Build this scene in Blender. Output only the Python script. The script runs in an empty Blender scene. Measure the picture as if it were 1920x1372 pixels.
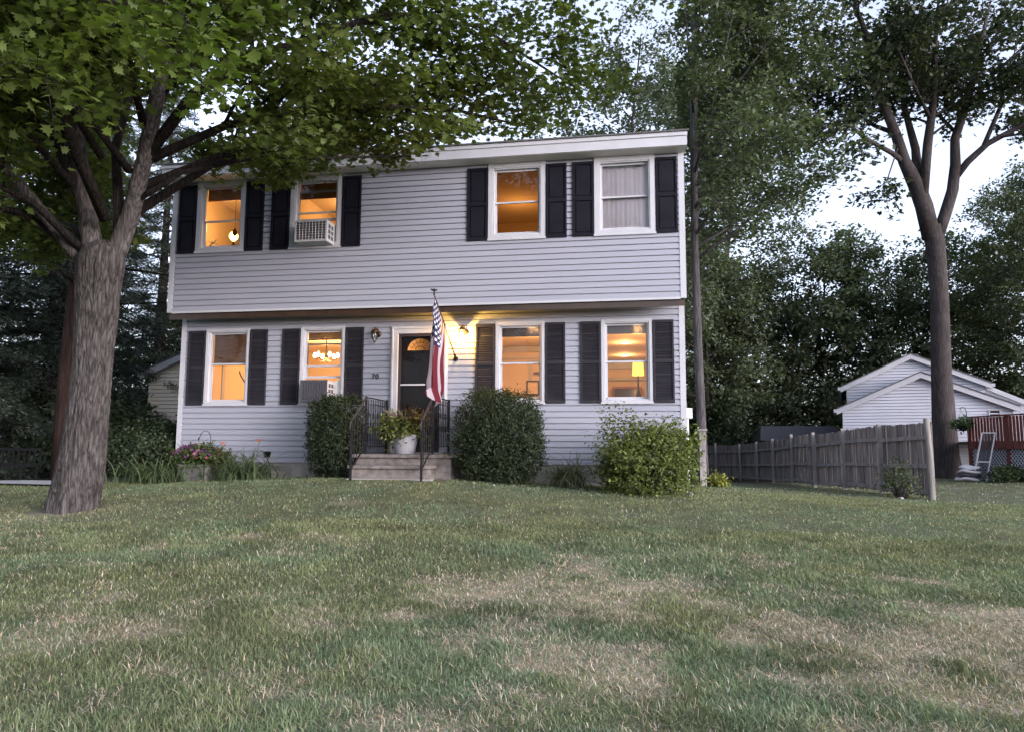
import bpy, math, random
import numpy as np
from mathutils import Vector, Matrix
R = math.radians
sc = bpy.context.scene
COL = sc.collection

# ------------------------------------------------------------------ camera
cam = bpy.data.objects.new('camera', bpy.data.cameras.new('camera'))
COL.objects.link(cam)
cam.data.sensor_width = 36.0
cam.data.lens = 36.0 * 1383.3 / 1920.0
cam.data.clip_start, cam.data.clip_end = 0.1, 1000
_ya, _pi, _ro = R(-9.8032), R(6.2595), R(0.2636)
_f = Vector((math.sin(_ya) * math.cos(_pi), math.cos(_ya) * math.cos(_pi), math.sin(_pi)))
_r = Vector((math.cos(_ya), -math.sin(_ya), 0)); _u = _r.cross(_f)
_r2 = _r * math.cos(_ro) + _u * math.sin(_ro); _u2 = -_r * math.sin(_ro) + _u * math.cos(_ro)
cam.matrix_world = Matrix(((_r2.x, _u2.x, -_f.x, 8.5437), (_r2.y, _u2.y, -_f.y, -12.1696), (_r2.z, _u2.z, -_f.z, 0.2956), (0, 0, 0, 1)))
sc.camera = cam

# ------------------------------------------------------------------ sky, sun, exposure
SUN_EL, SUN_AZ = R(9.0), R(122.0)           # last glow from the right, in front of the house
wd = bpy.data.worlds.new('World'); sc.world = wd; wd.use_nodes = True
nt = wd.node_tree; bg = nt.nodes['Background']
sky = nt.nodes.new('ShaderNodeTexSky'); sky.sky_type = 'NISHITA'; sky.sun_disc = False
sky.sun_elevation, sky.sun_rotation = SUN_EL, SUN_AZ
sky.air_density, sky.dust_density, sky.ozone_density = 1.0, 3.0, 1.5
hs = nt.nodes.new('ShaderNodeHueSaturation'); hs.inputs['Saturation'].default_value = 0.42
mg = nt.nodes.new('ShaderNodeMix'); mg.data_type = 'RGBA'; mg.blend_type = 'MULTIPLY'; mg.inputs[0].default_value = 1.0
mg.inputs[7].default_value = (0.935, 0.95, 1.12, 1)
nt.links.new(sky.outputs[0], hs.inputs['Color']); nt.links.new(hs.outputs[0], mg.inputs[6])
nt.links.new(mg.outputs[2], bg.inputs[0]); bg.inputs[1].default_value = 0.15
sl = bpy.data.lights.new('sun', 'SUN'); sl.energy = 0.12; sl.angle = R(30); sl.color = (1.0, 0.93, 0.88)
so = bpy.data.objects.new('sun', sl); COL.objects.link(so)
so.rotation_euler = (R(90) - SUN_EL, 0, math.pi - SUN_AZ)
sc.view_settings.view_transform = 'Standard'; sc.view_settings.look = 'None'
sc.view_settings.gamma = 1.0; sc.view_settings.exposure = 2.25
sc.render.engine = 'CYCLES'
sc.cycles.use_denoising = True
try: sc.cycles.denoiser = 'OPENIMAGEDENOISE'
except Exception: pass
sc.cycles.max_bounces = 7; sc.cycles.transparent_max_bounces = 12; sc.cycles.sample_clamp_indirect = 6
sc.cycles.caustics_reflective = sc.cycles.caustics_refractive = False

# ------------------------------------------------------------------ helpers
def thing(name, label, cat, loc=(0, 0, 0), group=None, rotz=0.0):
    o = bpy.data.objects.new(name, None); COL.objects.link(o); o.empty_display_size = 0.1
    o.location = loc; o.rotation_euler = (0, 0, rotz); o['label'] = label; o['category'] = cat
    if group: o['group'] = group
    return o
def origin(p):
    v = Vector((0, 0, 0))
    while p: v += p.location; p = p.parent
    return v
def link(name, me, parent=None, loc=None):
    o = bpy.data.objects.new(name, me); COL.objects.link(o)
    if parent: o.parent = parent
    if loc is not None: o.location = loc
    return o
def tag(o, label, cat, group=None, kind=None):
    if label: o['label'] = label
    if cat: o['category'] = cat
    if group: o['group'] = group
    if kind: o['kind'] = kind
    return o
def dup(root, loc, rz=0.0, s=(1, 1, 1), label=None, group=None):
    r = root.copy(); COL.objects.link(r); r.location = loc; r.rotation_euler = (0, 0, rz); r.scale = s
    if label: r['label'] = label
    if group: r['group'] = group
    for ch in root.children:
        c = ch.copy(); COL.objects.link(c); c.parent = r
        for g in ch.children:
            d = g.copy(); COL.objects.link(d); d.parent = c
    return r

class MB:
    def __init__(s): s.v = []; s.f = []
    def add(s, vs, fs):
        n = len(s.v); s.v += [tuple(map(float, v)) for v in vs]; s.f += [tuple(i + n for i in f) for f in fs]; return s
    def quad(s, a, b, c, d): return s.add([a, b, c, d], [(0, 1, 2, 3)])
    def box(s, x0, x1, y0, y1, z0, z1):
        return s.add([(x0, y0, z0), (x1, y0, z0), (x1, y1, z0), (x0, y1, z0), (x0, y0, z1), (x1, y0, z1), (x1, y1, z1), (x0, y1, z1)],
                     [(0, 3, 2, 1), (4, 5, 6, 7), (0, 1, 5, 4), (1, 2, 6, 5), (2, 3, 7, 6), (3, 0, 4, 7)])
    def ring(s, x0, x1, z0, z1, w, y0, y1, wb=None, wt=None):
        wb = w if wb is None else wb; wt = w if wt is None else wt
        s.box(x0, x0 + w, y0, y1, z0, z1); s.box(x1 - w, x1, y0, y1, z0, z1)
        s.box(x0 + w, x1 - w, y0, y1, z0, z0 + wb); return s.box(x0 + w, x1 - w, y0, y1, z1 - wt, z1)
    def beam(s, a, b, w, h=None, up=(0, 0, 1)):
        a = Vector(a); b = Vector(b); h = h or w; d = (b - a).normalized(); up = Vector(up)
        if abs(d.dot(up)) > 0.98: up = Vector((1, 0, 0))
        sx = d.cross(up).normalized() * w / 2; sy = sx.normalized().cross(d) * h / 2
        vs = [a - sx - sy, a + sx - sy, a + sx + sy, a - sx + sy, b - sx - sy, b + sx - sy, b + sx + sy, b - sx + sy]
        return s.add(vs, [(0, 3, 2, 1), (4, 5, 6, 7), (0, 1, 5, 4), (1, 2, 6, 5), (2, 3, 7, 6), (3, 0, 4, 7)])
    def tube(s, pts, rad, n=8, cap=True, wob=None):
        pts = [Vector(p) for p in pts]
        if not hasattr(rad, '__len__'): rad = [rad] * len(pts)
        vs = []; fs = []; prev = None
        for i, p in enumerate(pts):
            d = (pts[min(i + 1, len(pts) - 1)] - pts[max(i - 1, 0)]).normalized()
            if prev is None:
                t = d.cross(Vector((0, 0, 1)) if abs(d.z) < 0.9 else Vector((1, 0, 0))).normalized()
            else: t = (prev - d * prev.dot(d)).normalized()
            prev = t; b = d.cross(t)
            for k in range(n):
                a = 2 * math.pi * k / n; rr = rad[i] * (wob(i, k) if wob else 1)
                vs.append(p + (t * math.cos(a) + b * math.sin(a)) * rr)
        for i in range(len(pts) - 1):
            for k in range(n):
                fs.append((i * n + k, i * n + (k + 1) % n, (i + 1) * n + (k + 1) % n, (i + 1) * n + k))
        if cap: fs += [tuple(range(n - 1, -1, -1)), tuple((len(pts) - 1) * n + k for k in range(n))]
        return s.add(vs, fs)
    def lathe(s, c, prof, n=16, axis='z'):
        vs = []; fs = []
        for r, h in prof:
            for k in range(n):
                a = 2 * math.pi * k / n; p = (r * math.cos(a), r * math.sin(a), h)
                if axis == 'y': p = (p[0], h, p[1])
                vs.append((c[0] + p[0], c[1] + p[1], c[2] + p[2]))
        m = len(prof)
        for i in range(m - 1):
            for k in range(n): fs.append((i * n + k, i * n + (k + 1) % n, (i + 1) * n + (k + 1) % n, (i + 1) * n + k))
        fs += [tuple(range(n - 1, -1, -1)), tuple((m - 1) * n + k for k in range(n))]
        return s.add(vs, fs)
    def build(s, name, mat, parent=None, smooth=False, loc=None, bevel=0):
        o0 = origin(parent) if parent else (Vector(loc) if loc is not None else Vector((0, 0, 0)))
        me = bpy.data.meshes.new(name); me.from_pydata([(v[0] - o0.x, v[1] - o0.y, v[2] - o0.z) for v in s.v], [], s.f)
        me.materials.append(mat)
        if smooth: me.polygons.foreach_set('use_smooth', [True] * len(me.polygons))
        me.update(); o = link(name, me, parent, None if parent else loc)
        if bevel:
            b = o.modifiers.new('bevel', 'BEVEL'); b.width = bevel; b.segments = 2; b.limit_method = 'ANGLE'
        return o

def npmesh(name, V, F, mat, parent=None, cols=None, smooth=False, loc=None):
    o0 = np.array(origin(parent)) if parent else (np.array(loc, float) if loc is not None else np.zeros(3))
    V = np.asarray(V, np.float64) - o0; F = np.asarray(F, np.int32); k = F.shape[1]; M = len(F)
    me = bpy.data.meshes.new(name)
    me.vertices.add(len(V)); me.vertices.foreach_set('co', V.astype(np.float32).ravel())
    me.loops.add(M * k); me.loops.foreach_set('vertex_index', F.ravel())
    me.polygons.add(M); me.polygons.foreach_set('loop_start', np.arange(0, M * k, k, dtype=np.int32))
    if smooth: me.polygons.foreach_set('use_smooth', np.ones(M, bool))
    me.materials.append(mat); me.update(calc_edges=True)
    if cols is not None:
        dom = 'POINT' if len(cols) == len(V) else 'FACE'
        if dom == 'FACE': # store per corner
            cols = np.repeat(cols, k, axis=0); dom = 'CORNER'
        at = me.color_attributes.new('leaf_color', 'FLOAT_COLOR', dom)
        at.data.foreach_set('color', np.concatenate([cols, np.ones((len(cols), 1))], 1).astype(np.float32).ravel())
    me.validate()
    return link(name, me, parent, None if parent else loc)

# ------------------------------------------------------------------ materials
def mat(name, c1, c2=None, rough=0.6, scale=8.0, bump=0.0, bscale=40.0, stretch=(1, 1, 1), detail=5, metal=0.0, spec=0.4, emit=None, est=0.0, coat=0.0):
    m = bpy.data.materials.new(name); m.use_nodes = True; n = m.node_tree.nodes; l = m.node_tree.links
    p = n['Principled BSDF']; p.inputs['Roughness'].default_value = rough; p.inputs['Metallic'].default_value = metal
    p.inputs['Specular IOR Level'].default_value = spec; p.inputs['Coat Weight'].default_value = coat
    p.inputs['Base Color'].default_value = (*c1, 1)
    tc = n.new('ShaderNodeTexCoord'); mp = n.new('ShaderNodeMapping'); mp.inputs['Scale'].default_value = stretch
    l.new(tc.outputs['Object'], mp.inputs[0])
    if c2 is not None:
        t = n.new('ShaderNodeTexNoise'); t.inputs['Scale'].default_value = scale; t.inputs['Detail'].default_value = detail
        r = n.new('ShaderNodeValToRGB'); r.color_ramp.elements[0].position = 0.32; r.color_ramp.elements[1].position = 0.68
        r.color_ramp.elements[0].color = (*c1, 1); r.color_ramp.elements[1].color = (*c2, 1)
        l.new(mp.outputs[0], t.inputs['Vector']); l.new(t.outputs['Fac'], r.inputs[0]); l.new(r.outputs[0], p.inputs['Base Color'])
    if bump:
        t = n.new('ShaderNodeTexNoise'); t.inputs['Scale'].default_value = bscale; t.inputs['Detail'].default_value = 6
        b = n.new('ShaderNodeBump'); b.inputs['Strength'].default_value = bump; b.inputs['Distance'].default_value = 0.02
        l.new(mp.outputs[0], t.inputs['Vector']); l.new(t.outputs['Fac'], b.inputs['Height']); l.new(b.outputs[0], p.inputs['Normal'])
    if emit:
        p.inputs['Emission Color'].default_value = (*emit, 1); p.inputs['Emission Strength'].default_value = est
    return m
def bark_mat(name, dark, light, sc_=9.0, ridge=1.0):
    m = bpy.data.materials.new(name); m.use_nodes = True; n = m.node_tree.nodes; l = m.node_tree.links
    p = n['Principled BSDF']; p.inputs['Roughness'].default_value = 0.9; p.inputs['Specular IOR Level'].default_value = 0.15
    tc = n.new('ShaderNodeTexCoord'); mp = n.new('ShaderNodeMapping'); mp.inputs['Scale'].default_value = (1, 1, 0.075)
    l.new(tc.outputs['Object'], mp.inputs[0])
    nz = n.new('ShaderNodeTexNoise'); nz.inputs['Scale'].default_value = 3; nz.inputs['Detail'].default_value = 3
    mx = n.new('ShaderNodeMixRGB'); mx.inputs[0].default_value = 0.14
    l.new(mp.outputs[0], nz.inputs['Vector']); l.new(mp.outputs[0], mx.inputs[1]); l.new(nz.outputs['Color'], mx.inputs[2])
    v = n.new('ShaderNodeTexVoronoi'); v.feature = 'DISTANCE_TO_EDGE'; v.inputs['Scale'].default_value = sc_ * 1.9
    l.new(mx.outputs[0], v.inputs['Vector'])
    n2 = n.new('ShaderNodeTexNoise'); n2.inputs['Scale'].default_value = sc_ * 3; n2.inputs['Detail'].default_value = 8; n2.inputs['Roughness'].default_value = 0.7
    l.new(mx.outputs[0], n2.inputs['Vector'])
    n3 = n.new('ShaderNodeTexNoise'); n3.inputs['Scale'].default_value = 1.6; n3.inputs['Detail'].default_value = 4
    l.new(tc.outputs['Object'], n3.inputs['Vector'])
    ma = n.new('ShaderNodeMath'); ma.operation = 'MULTIPLY_ADD'; ma.inputs[1].default_value = 0.8; 
    l.new(v.outputs['Distance'], ma.inputs[0]); l.new(n2.outputs['Fac'], ma.inputs[2])
    r = n.new('ShaderNodeValToRGB'); r.color_ramp.elements[0].position = 0.40; r.color_ramp.elements[1].position = 0.78
    r.color_ramp.elements[0].color = (*dark, 1); r.color_ramp.elements[1].color = (*light, 1)
    l.new(ma.outputs[0], r.inputs[0])
    r3 = n.new('ShaderNodeValToRGB'); r3.color_ramp.elements[0].position = 0.3; r3.color_ramp.elements[1].position = 0.7
    r3.color_ramp.elements[0].color = (0.62, 0.6, 0.58, 1); r3.color_ramp.elements[1].color = (1.1, 1.1, 1.1, 1)
    l.new(n3.outputs['Fac'], r3.inputs[0])
    mm = n.new('ShaderNodeMixRGB'); mm.blend_type = 'MULTIPLY'; mm.inputs[0].default_value = 1
    l.new(r.outputs[0], mm.inputs[1]); l.new(r3.outputs[0], mm.inputs[2]); l.new(mm.outputs[0], p.inputs['Base Color'])
    b = n.new('ShaderNodeBump'); b.inputs['Strength'].default_value = 0.9 * ridge; b.inputs['Distance'].default_value = 0.035
    l.new(ma.outputs[0], b.inputs['Height']); l.new(b.outputs[0], p.inputs['Normal'])
    return m
def leaf_mat(name, trans=0.35, rough=0.45, gloss=0.05):
    m = bpy.data.materials.new(name); m.use_nodes = True; n = m.node_tree.nodes; l = m.node_tree.links; n.clear()
    at = n.new('ShaderNodeAttribute'); at.attribute_name = 'leaf_color'
    d = n.new('ShaderNodeBsdfDiffuse'); t = n.new('ShaderNodeBsdfTranslucent'); g = n.new('ShaderNodeBsdfGlossy')
    g.inputs['Roughness'].default_value = rough; g.inputs['Color'].default_value = (0.8, 0.85, 0.8, 1)
    tw = n.new('ShaderNodeMixRGB'); tw.blend_type = 'MULTIPLY'; tw.inputs[0].default_value = 1; tw.inputs[2].default_value = (1.15, 1.2, 0.6, 1)
    l.new(at.outputs['Color'], d.inputs[0]); l.new(at.outputs['Color'], tw.inputs[1]); l.new(tw.outputs[0], t.inputs[0])
    a = n.new('ShaderNodeMixShader'); a.inputs[0].default_value = trans; b = n.new('ShaderNodeMixShader'); b.inputs[0].default_value = gloss
    l.new(d.outputs[0], a.inputs[1]); l.new(t.outputs[0], a.inputs[2]); l.new(a.outputs[0], b.inputs[1]); l.new(g.outputs[0], b.inputs[2])
    o = n.new('ShaderNodeOutputMaterial'); l.new(b.outputs[0], o.inputs[0]); return m
def attr_mat(name, rough=0.8):
    m = bpy.data.materials.new(name); m.use_nodes = True; n = m.node_tree.nodes; l = m.node_tree.links
    p = n['Principled BSDF']; p.inputs['Roughness'].default_value = rough; p.inputs['Specular IOR Level'].default_value = 0.2
    at = n.new('ShaderNodeAttribute'); at.attribute_name = 'leaf_color'; l.new(at.outputs['Color'], p.inputs['Base Color']); return m
def glass_mat(name, tint=(1, 1, 1), refl=1.0):
    m = bpy.data.materials.new(name); m.use_nodes = True; n = m.node_tree.nodes; l = m.node_tree.links; n.clear()
    t = n.new('ShaderNodeBsdfTransparent'); t.inputs[0].default_value = (*tint, 1)
    g = n.new('ShaderNodeBsdfGlossy'); g.inputs['Roughness'].default_value = 0.0
    fr = n.new('ShaderNodeFresnel'); fr.inputs['IOR'].default_value = 1.5
    tc = n.new('ShaderNodeTexCoord'); nz = n.new('ShaderNodeTexNoise'); nz.inputs['Scale'].default_value = 2.2; nz.inputs['Detail'].default_value = 1
    bp = n.new('ShaderNodeBump'); bp.inputs['Strength'].default_value = 0.04; bp.inputs['Distance'].default_value = 0.05
    l.new(tc.outputs['Object'], nz.inputs['Vector']); l.new(nz.outputs['Fac'], bp.inputs['Height']); l.new(bp.outputs[0], g.inputs['Normal'])
    ml = n.new('ShaderNodeMath'); ml.operation = 'MULTIPLY'; ml.inputs[1].default_value = 1.7 * refl; l.new(fr.outputs[0], ml.inputs[0])
    x = n.new('ShaderNodeMixShader'); l.new(ml.outputs[0], x.inputs[0]); l.new(t.outputs[0], x.inputs[1]); l.new(g.outputs[0], x.inputs[2])
    o = n.new('ShaderNodeOutputMaterial'); l.new(x.outputs[0], o.inputs[0]); return m
def emit_mat(name, c, s):
    m = bpy.data.materials.new(name); m.use_nodes = True; n = m.node_tree.nodes; l = m.node_tree.links; n.clear()
    e = n.new('ShaderNodeEmission'); e.inputs[0].default_value = (*c, 1); e.inputs[1].default_value = s
    o = n.new('ShaderNodeOutputMaterial'); l.new(e.outputs[0], o.inputs[0]); return m

M = dict(
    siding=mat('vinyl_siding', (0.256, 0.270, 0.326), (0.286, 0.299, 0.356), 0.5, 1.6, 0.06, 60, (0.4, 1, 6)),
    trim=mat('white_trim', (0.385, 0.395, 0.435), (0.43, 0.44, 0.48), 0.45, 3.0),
    soffit=mat('soffit_vinyl', (0.70, 0.68, 0.66), (0.76, 0.74, 0.72), 0.5, 3.0),
    shut=mat('shutter_plastic', (0.006, 0.006, 0.011), (0.010, 0.010, 0.016), 0.65, 4.0, spec=0.12),
    shut2=mat('louver_plastic', (0.016, 0.015, 0.021), (0.024, 0.023, 0.030), 0.6, 4.0, spec=0.2),
    conc=mat('concrete', (0.22, 0.21, 0.20), (0.32, 0.31, 0.30), 0.9, 5.0, 0.25, 50),
    shingle=mat('shingles', (0.06, 0.06, 0.065), (0.11, 0.11, 0.115), 0.9, 30, 0.4, 60),
    glass=glass_mat('window_glass', refl=0.65), glassd=glass_mat('storm_glass', (0.5, 0.5, 0.5), 0.22),
    wood=mat('blind_wood', (0.20, 0.085, 0.035), (0.36, 0.16, 0.07), 0.6, 6.0, 0.2, 30, (1, 1, 12)),
    door=mat('door_paint', (0.03, 0.024, 0.028), (0.045, 0.035, 0.04), 0.4, 3.0),
    iron=mat('black_iron', (0.008, 0.008, 0.010), (0.018, 0.017, 0.018), 0.65, 20, 0.1, 80, spec=0.15),
    iron_rust=mat('worn_iron', (0.022, 0.018, 0.016), (0.05, 0.043, 0.038), 0.7, 12, 0.1, 80),
    bronze=mat('lantern_bronze', (0.03, 0.018, 0.012), (0.06, 0.035, 0.02), 0.35, 15, metal=0.4),
    stone=mat('step_stone', (0.10, 0.088, 0.082), (0.20, 0.18, 0.17), 0.85, 9, 0.4, 30),
    paver=mat('planter_stone', (0.12, 0.115, 0.115), (0.19, 0.185, 0.18), 0.9, 7, 0.4, 30),
    pot=mat('white_pot', (0.28, 0.28, 0.32), (0.33, 0.33, 0.36), 0.4, 3),
    ac=mat('ac_plastic', (0.38, 0.38, 0.39), (0.44, 0.44, 0.45), 0.5, 6),
    acg=mat('ac_grille', (0.045, 0.045, 0.055), (0.08, 0.08, 0.095), 0.6, 60),
    wall_in=mat('room_paint', (0.62, 0.52, 0.38), (0.66, 0.56, 0.41), 0.8, 1.5),
    ceil_in=mat('ceiling_paint', (0.70, 0.62, 0.50), (0.72, 0.64, 0.52), 0.8, 1.5),
    dark=mat('dark_furniture', (0.03, 0.02, 0.015), (0.05, 0.03, 0.02), 0.25, 5),
    fence=mat('grey_boards', (0.075, 0.066, 0.066), (0.285, 0.262, 0.252), 0.9, 9, 0.5, 25, (1, 1, 0.12)),
    fpost2=mat('grey_post', (0.16, 0.15, 0.15), (0.30, 0.285, 0.28), 0.9, 8, 0.4, 25, (1, 1, 0.15)),
    fpost=mat('pale_post', (0.13, 0.125, 0.118), (0.24, 0.23, 0.215), 0.9, 8, 0.4, 25, (1, 1, 0.15)),
    deck=mat('deck_stain', (0.07, 0.018, 0.014), (0.17, 0.05, 0.04), 0.7, 9, 0.3, 30, (1, 1, 0.15)),
    nsiding=mat('pale_blue_siding', (0.42, 0.44, 0.51), (0.47, 0.49, 0.56), 0.5, 1.5),
    csiding=mat('cream_siding', (0.70, 0.66, 0.56), (0.76, 0.72, 0.62), 0.5, 1.5),
    black=mat('black_metal', (0.006, 0.006, 0.007), (0.012, 0.012, 0.013), 0.7, 20, spec=0.1),
    plastic=mat('white_plastic', (0.6, 0.6, 0.6), (0.7, 0.7, 0.7), 0.4, 5),
    slate=mat('shed_slate', (0.05, 0.05, 0.058), (0.09, 0.09, 0.10), 0.85, 20, 0.3, 40),
    shedw=mat('shed_wall', (0.16, 0.18, 0.20), (0.22, 0.24, 0.26), 0.8, 8),
    mesh=mat('grey_mesh', (0.03, 0.035, 0.04), (0.05, 0.055, 0.06), 0.8, 50),
    cloth=mat('striped_cushion', (0.55, 0.54, 0.56), (0.65, 0.63, 0.65), 0.9, 5),
    clothd=mat('cushion_dark', (0.06, 0.055, 0.07), (0.09, 0.08, 0.1), 0.9, 5),
    rock=mat('pale_rock', (0.3, 0.3, 0.3), (0.42, 0.41, 0.40), 0.9, 9, 0.4, 20),
    drive=mat('pale_concrete', (0.33, 0.33, 0.34), (0.42, 0.42, 0.42), 0.9, 4, 0.2, 40),
    bark=bark_mat('maple_bark', (0.022, 0.020, 0.020), (0.118, 0.109, 0.109), 13),
    bark2=bark_mat('grey_bark', (0.030, 0.026, 0.027), (0.075, 0.066, 0.068), 14, 0.5),
    bark3=bark_mat('pale_bark', (0.034, 0.033, 0.034), (0.095, 0.092, 0.095), 16, 0.5),
    barkd=bark_mat('crown_shade_conifer_bark', (0.008, 0.007, 0.007), (0.034, 0.028, 0.028), 13),  # under-crown shade put into the maple branch colour; also plain dark conifer bark
    barkr=bark_mat('red_bark', (0.014, 0.009, 0.008), (0.045, 0.027, 0.023), 9),
    leaf=leaf_mat('leaf_maple', 0.48, 0.55, 0.02), leaf2=leaf_mat('leaf_small', 0.36, 0.55, 0.025), needle=leaf_mat('needle', 0.12), grassm=leaf_mat('grass_blade', 0.25, 0.6, 0.02),
    petal=attr_mat('petals', 0.6),
)

_m = M['mesh']; _n = _m.node_tree.nodes; _l = _m.node_tree.links; _t = _n.new('ShaderNodeBsdfTransparent'); _x = _n.new('ShaderNodeMixShader'); _x.inputs[0].default_value = .45
_l.new(_n['Principled BSDF'].outputs[0], _x.inputs[1]); _l.new(_t.outputs[0], _x.inputs[2]); _l.new(_x.outputs[0], _n['Material Output'].inputs[0])

# ------------------------------------------------------------------ ground
GP = np.array([(0, 0, -.35), (2.5, 0, -.27), (4, -1, -.22), (5.6, -1, -.24), (7.4, -.3, -.34), (9.4, -.6, -.42), (14, 3.3, -.67), (13.7, 5.5, -.69),
    (13.3, 10.4, -.81), (13, 17, -.98), (11.6, 23.8, -1.09), (17.9, 13, -.6), (19.6, 16.4, -.78), (9.7, 4, -.5), (9.5, 12, -.8), (1.28, -3.7, -.53), (-3, -2, -.46),
    (-6, 4, -.5), (8.5, -12.2, -1.3), (4, -12, -1.25), (13, -12, -1.4), (0, -10, -1.1), (18, -10, -1.45), (6, -6, -.76), (11, -5, -.85), (5, 8, -.5), (-2, 9, -.6),
    (-20, 10, -.7), (-20, -10, -1.2), (30, 10, -.8), (30, -10, -1.5), (0, 30, -1.2), (20, 34, -1.1), (40, 30, -1.0), (-25, 35, -1.1), (8, -25, -1.6), (30, -28, -1.6), (-20, -28, -1.5),
    (60, 60, -1), (-60, 60, -1), (60, -60, -1.8), (-60, -60, -1.8), (17.5, 7, -.62), (22, 3, -.75)])
def _phi(d): return d * d * np.log(d + 1e-9)
_n = len(GP); _A = np.zeros((_n + 3, _n + 3))
_d = np.linalg.norm(GP[:, None, :2] - GP[None, :, :2], axis=2)
_A[:_n, :_n] = _phi(_d) + np.eye(_n) * 0.6; _A[:_n, _n] = 1; _A[:_n, _n + 1:] = GP[:, :2]; _A[_n, :_n] = 1; _A[_n + 1:, :_n] = GP[:, :2].T
_w = np.linalg.solve(_A, np.concatenate([GP[:, 2], np.zeros(3)]))
def gz(x, y):
    x = np.clip(np.asarray(x, float), -60, 60); y = np.clip(np.asarray(y, float), -60, 60)
    sh = x.shape; X = np.stack([x.ravel(), y.ravel()], 1); out = np.empty(len(X))
    for i in range(0, len(X), 40000):
        c = X[i:i + 40000]; d = np.linalg.norm(c[:, None] - GP[None, :, :2], axis=2)
        out[i:i + 40000] = _phi(d) @ _w[:_n] + _w[_n] + c @ _w[_n + 1:]
    return out.reshape(sh)
def G(x, y): return float(gz(np.array([x]), np.array([y]))[0])
_h = np.random.RandomState(7).rand(64, 64)
def vnoise(x, y):
    xi = np.floor(x).astype(int); yi = np.floor(y).astype(int); fx = x - xi; fy = y - yi
    fx = fx * fx * (3 - 2 * fx); fy = fy * fy * (3 - 2 * fy); h = lambda a, b: _h[a % 64, b % 64]
    return (h(xi, yi) * (1 - fx) + h(xi + 1, yi) * fx) * (1 - fy) + (h(xi, yi + 1) * (1 - fx) + h(xi + 1, yi + 1) * fx) * fy
def fbm(x, y, o=4):
    s = 0; a = .5; t = 0
    for i in range(o): s = s + a * vnoise(x * 2 ** i + 17.3 * i, y * 2 ** i + 9.1 * i); t += a; a *= .55
    return s / t
def bumps(x, y): return 0.05 * (fbm(x * .9, y * .9, 3) - .5)
ax = np.unique(np.concatenate([np.linspace(-150, -12, 24), np.linspace(-12, 24, 181), np.linspace(24, 150, 24)]))
ay = np.unique(np.concatenate([np.linspace(-120, -13, 18), np.linspace(-13, 24, 186), np.linspace(24, 170, 26)]))
gx, gy = np.meshgrid(ax, ay); gzv = gz(gx, gy) + bumps(gx, gy)
V = np.stack([gx.ravel(), gy.ravel(), gzv.ravel()], 1); nx_, ny_ = len(ax), len(ay)
idx = np.arange(nx_ * ny_).reshape(ny_, nx_)
Fq = np.stack([idx[:-1, :-1].ravel(), idx[:-1, 1:].ravel(), idx[1:, 1:].ravel(), idx[1:, :-1].ravel()], 1)
def sstep(a, b, x): t = np.clip((x - a) / (b - a), 0, 1); return t * t * (3 - 2 * t)
def dryness(x, y):
    n1 = fbm(x * 1.0 + 3, y * 1.3 + 8); n2 = fbm(x * 2.6, y * 3.4 + 40)
    band = np.exp(-((y + 6.1 + .25 * (x - 8)*.3) / 1.15) ** 2) * sstep(6, 8.5, x) * sstep(13.5, 11.5, x) * .15 + np.exp(-((y + 7.6) / 1.3) ** 2) * .10 - .17 * sstep(-5.6, -3.6, y) - .02 + .12 * sstep(11.5, 15, x) * sstep(2, 5, y)
    return np.clip(.38 * np.exp(-((x - 1.45) ** 2 + (y + 4.0) ** 2) / .55) + sstep(.50, .73, n1 * .48 + n2 * .52 + band), 0, 1)
def groundcol(x, y):
    d = dryness(x, y)[:, None]; k = fbm(x * 3.1, y * 3.1 + 5)[:, None]
    g = np.array([.095, .102, .062]) * (.6 + .8 * k); t = np.array([.33, .275, .21]) * (.6 + .7 * k)
    c = g * (1 - d) + t * d
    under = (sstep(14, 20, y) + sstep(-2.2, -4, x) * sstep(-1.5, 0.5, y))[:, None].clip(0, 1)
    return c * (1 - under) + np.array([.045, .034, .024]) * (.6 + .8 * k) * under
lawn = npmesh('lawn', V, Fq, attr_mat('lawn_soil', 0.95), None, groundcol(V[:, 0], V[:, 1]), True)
lawn['kind'] = 'structure'

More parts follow.
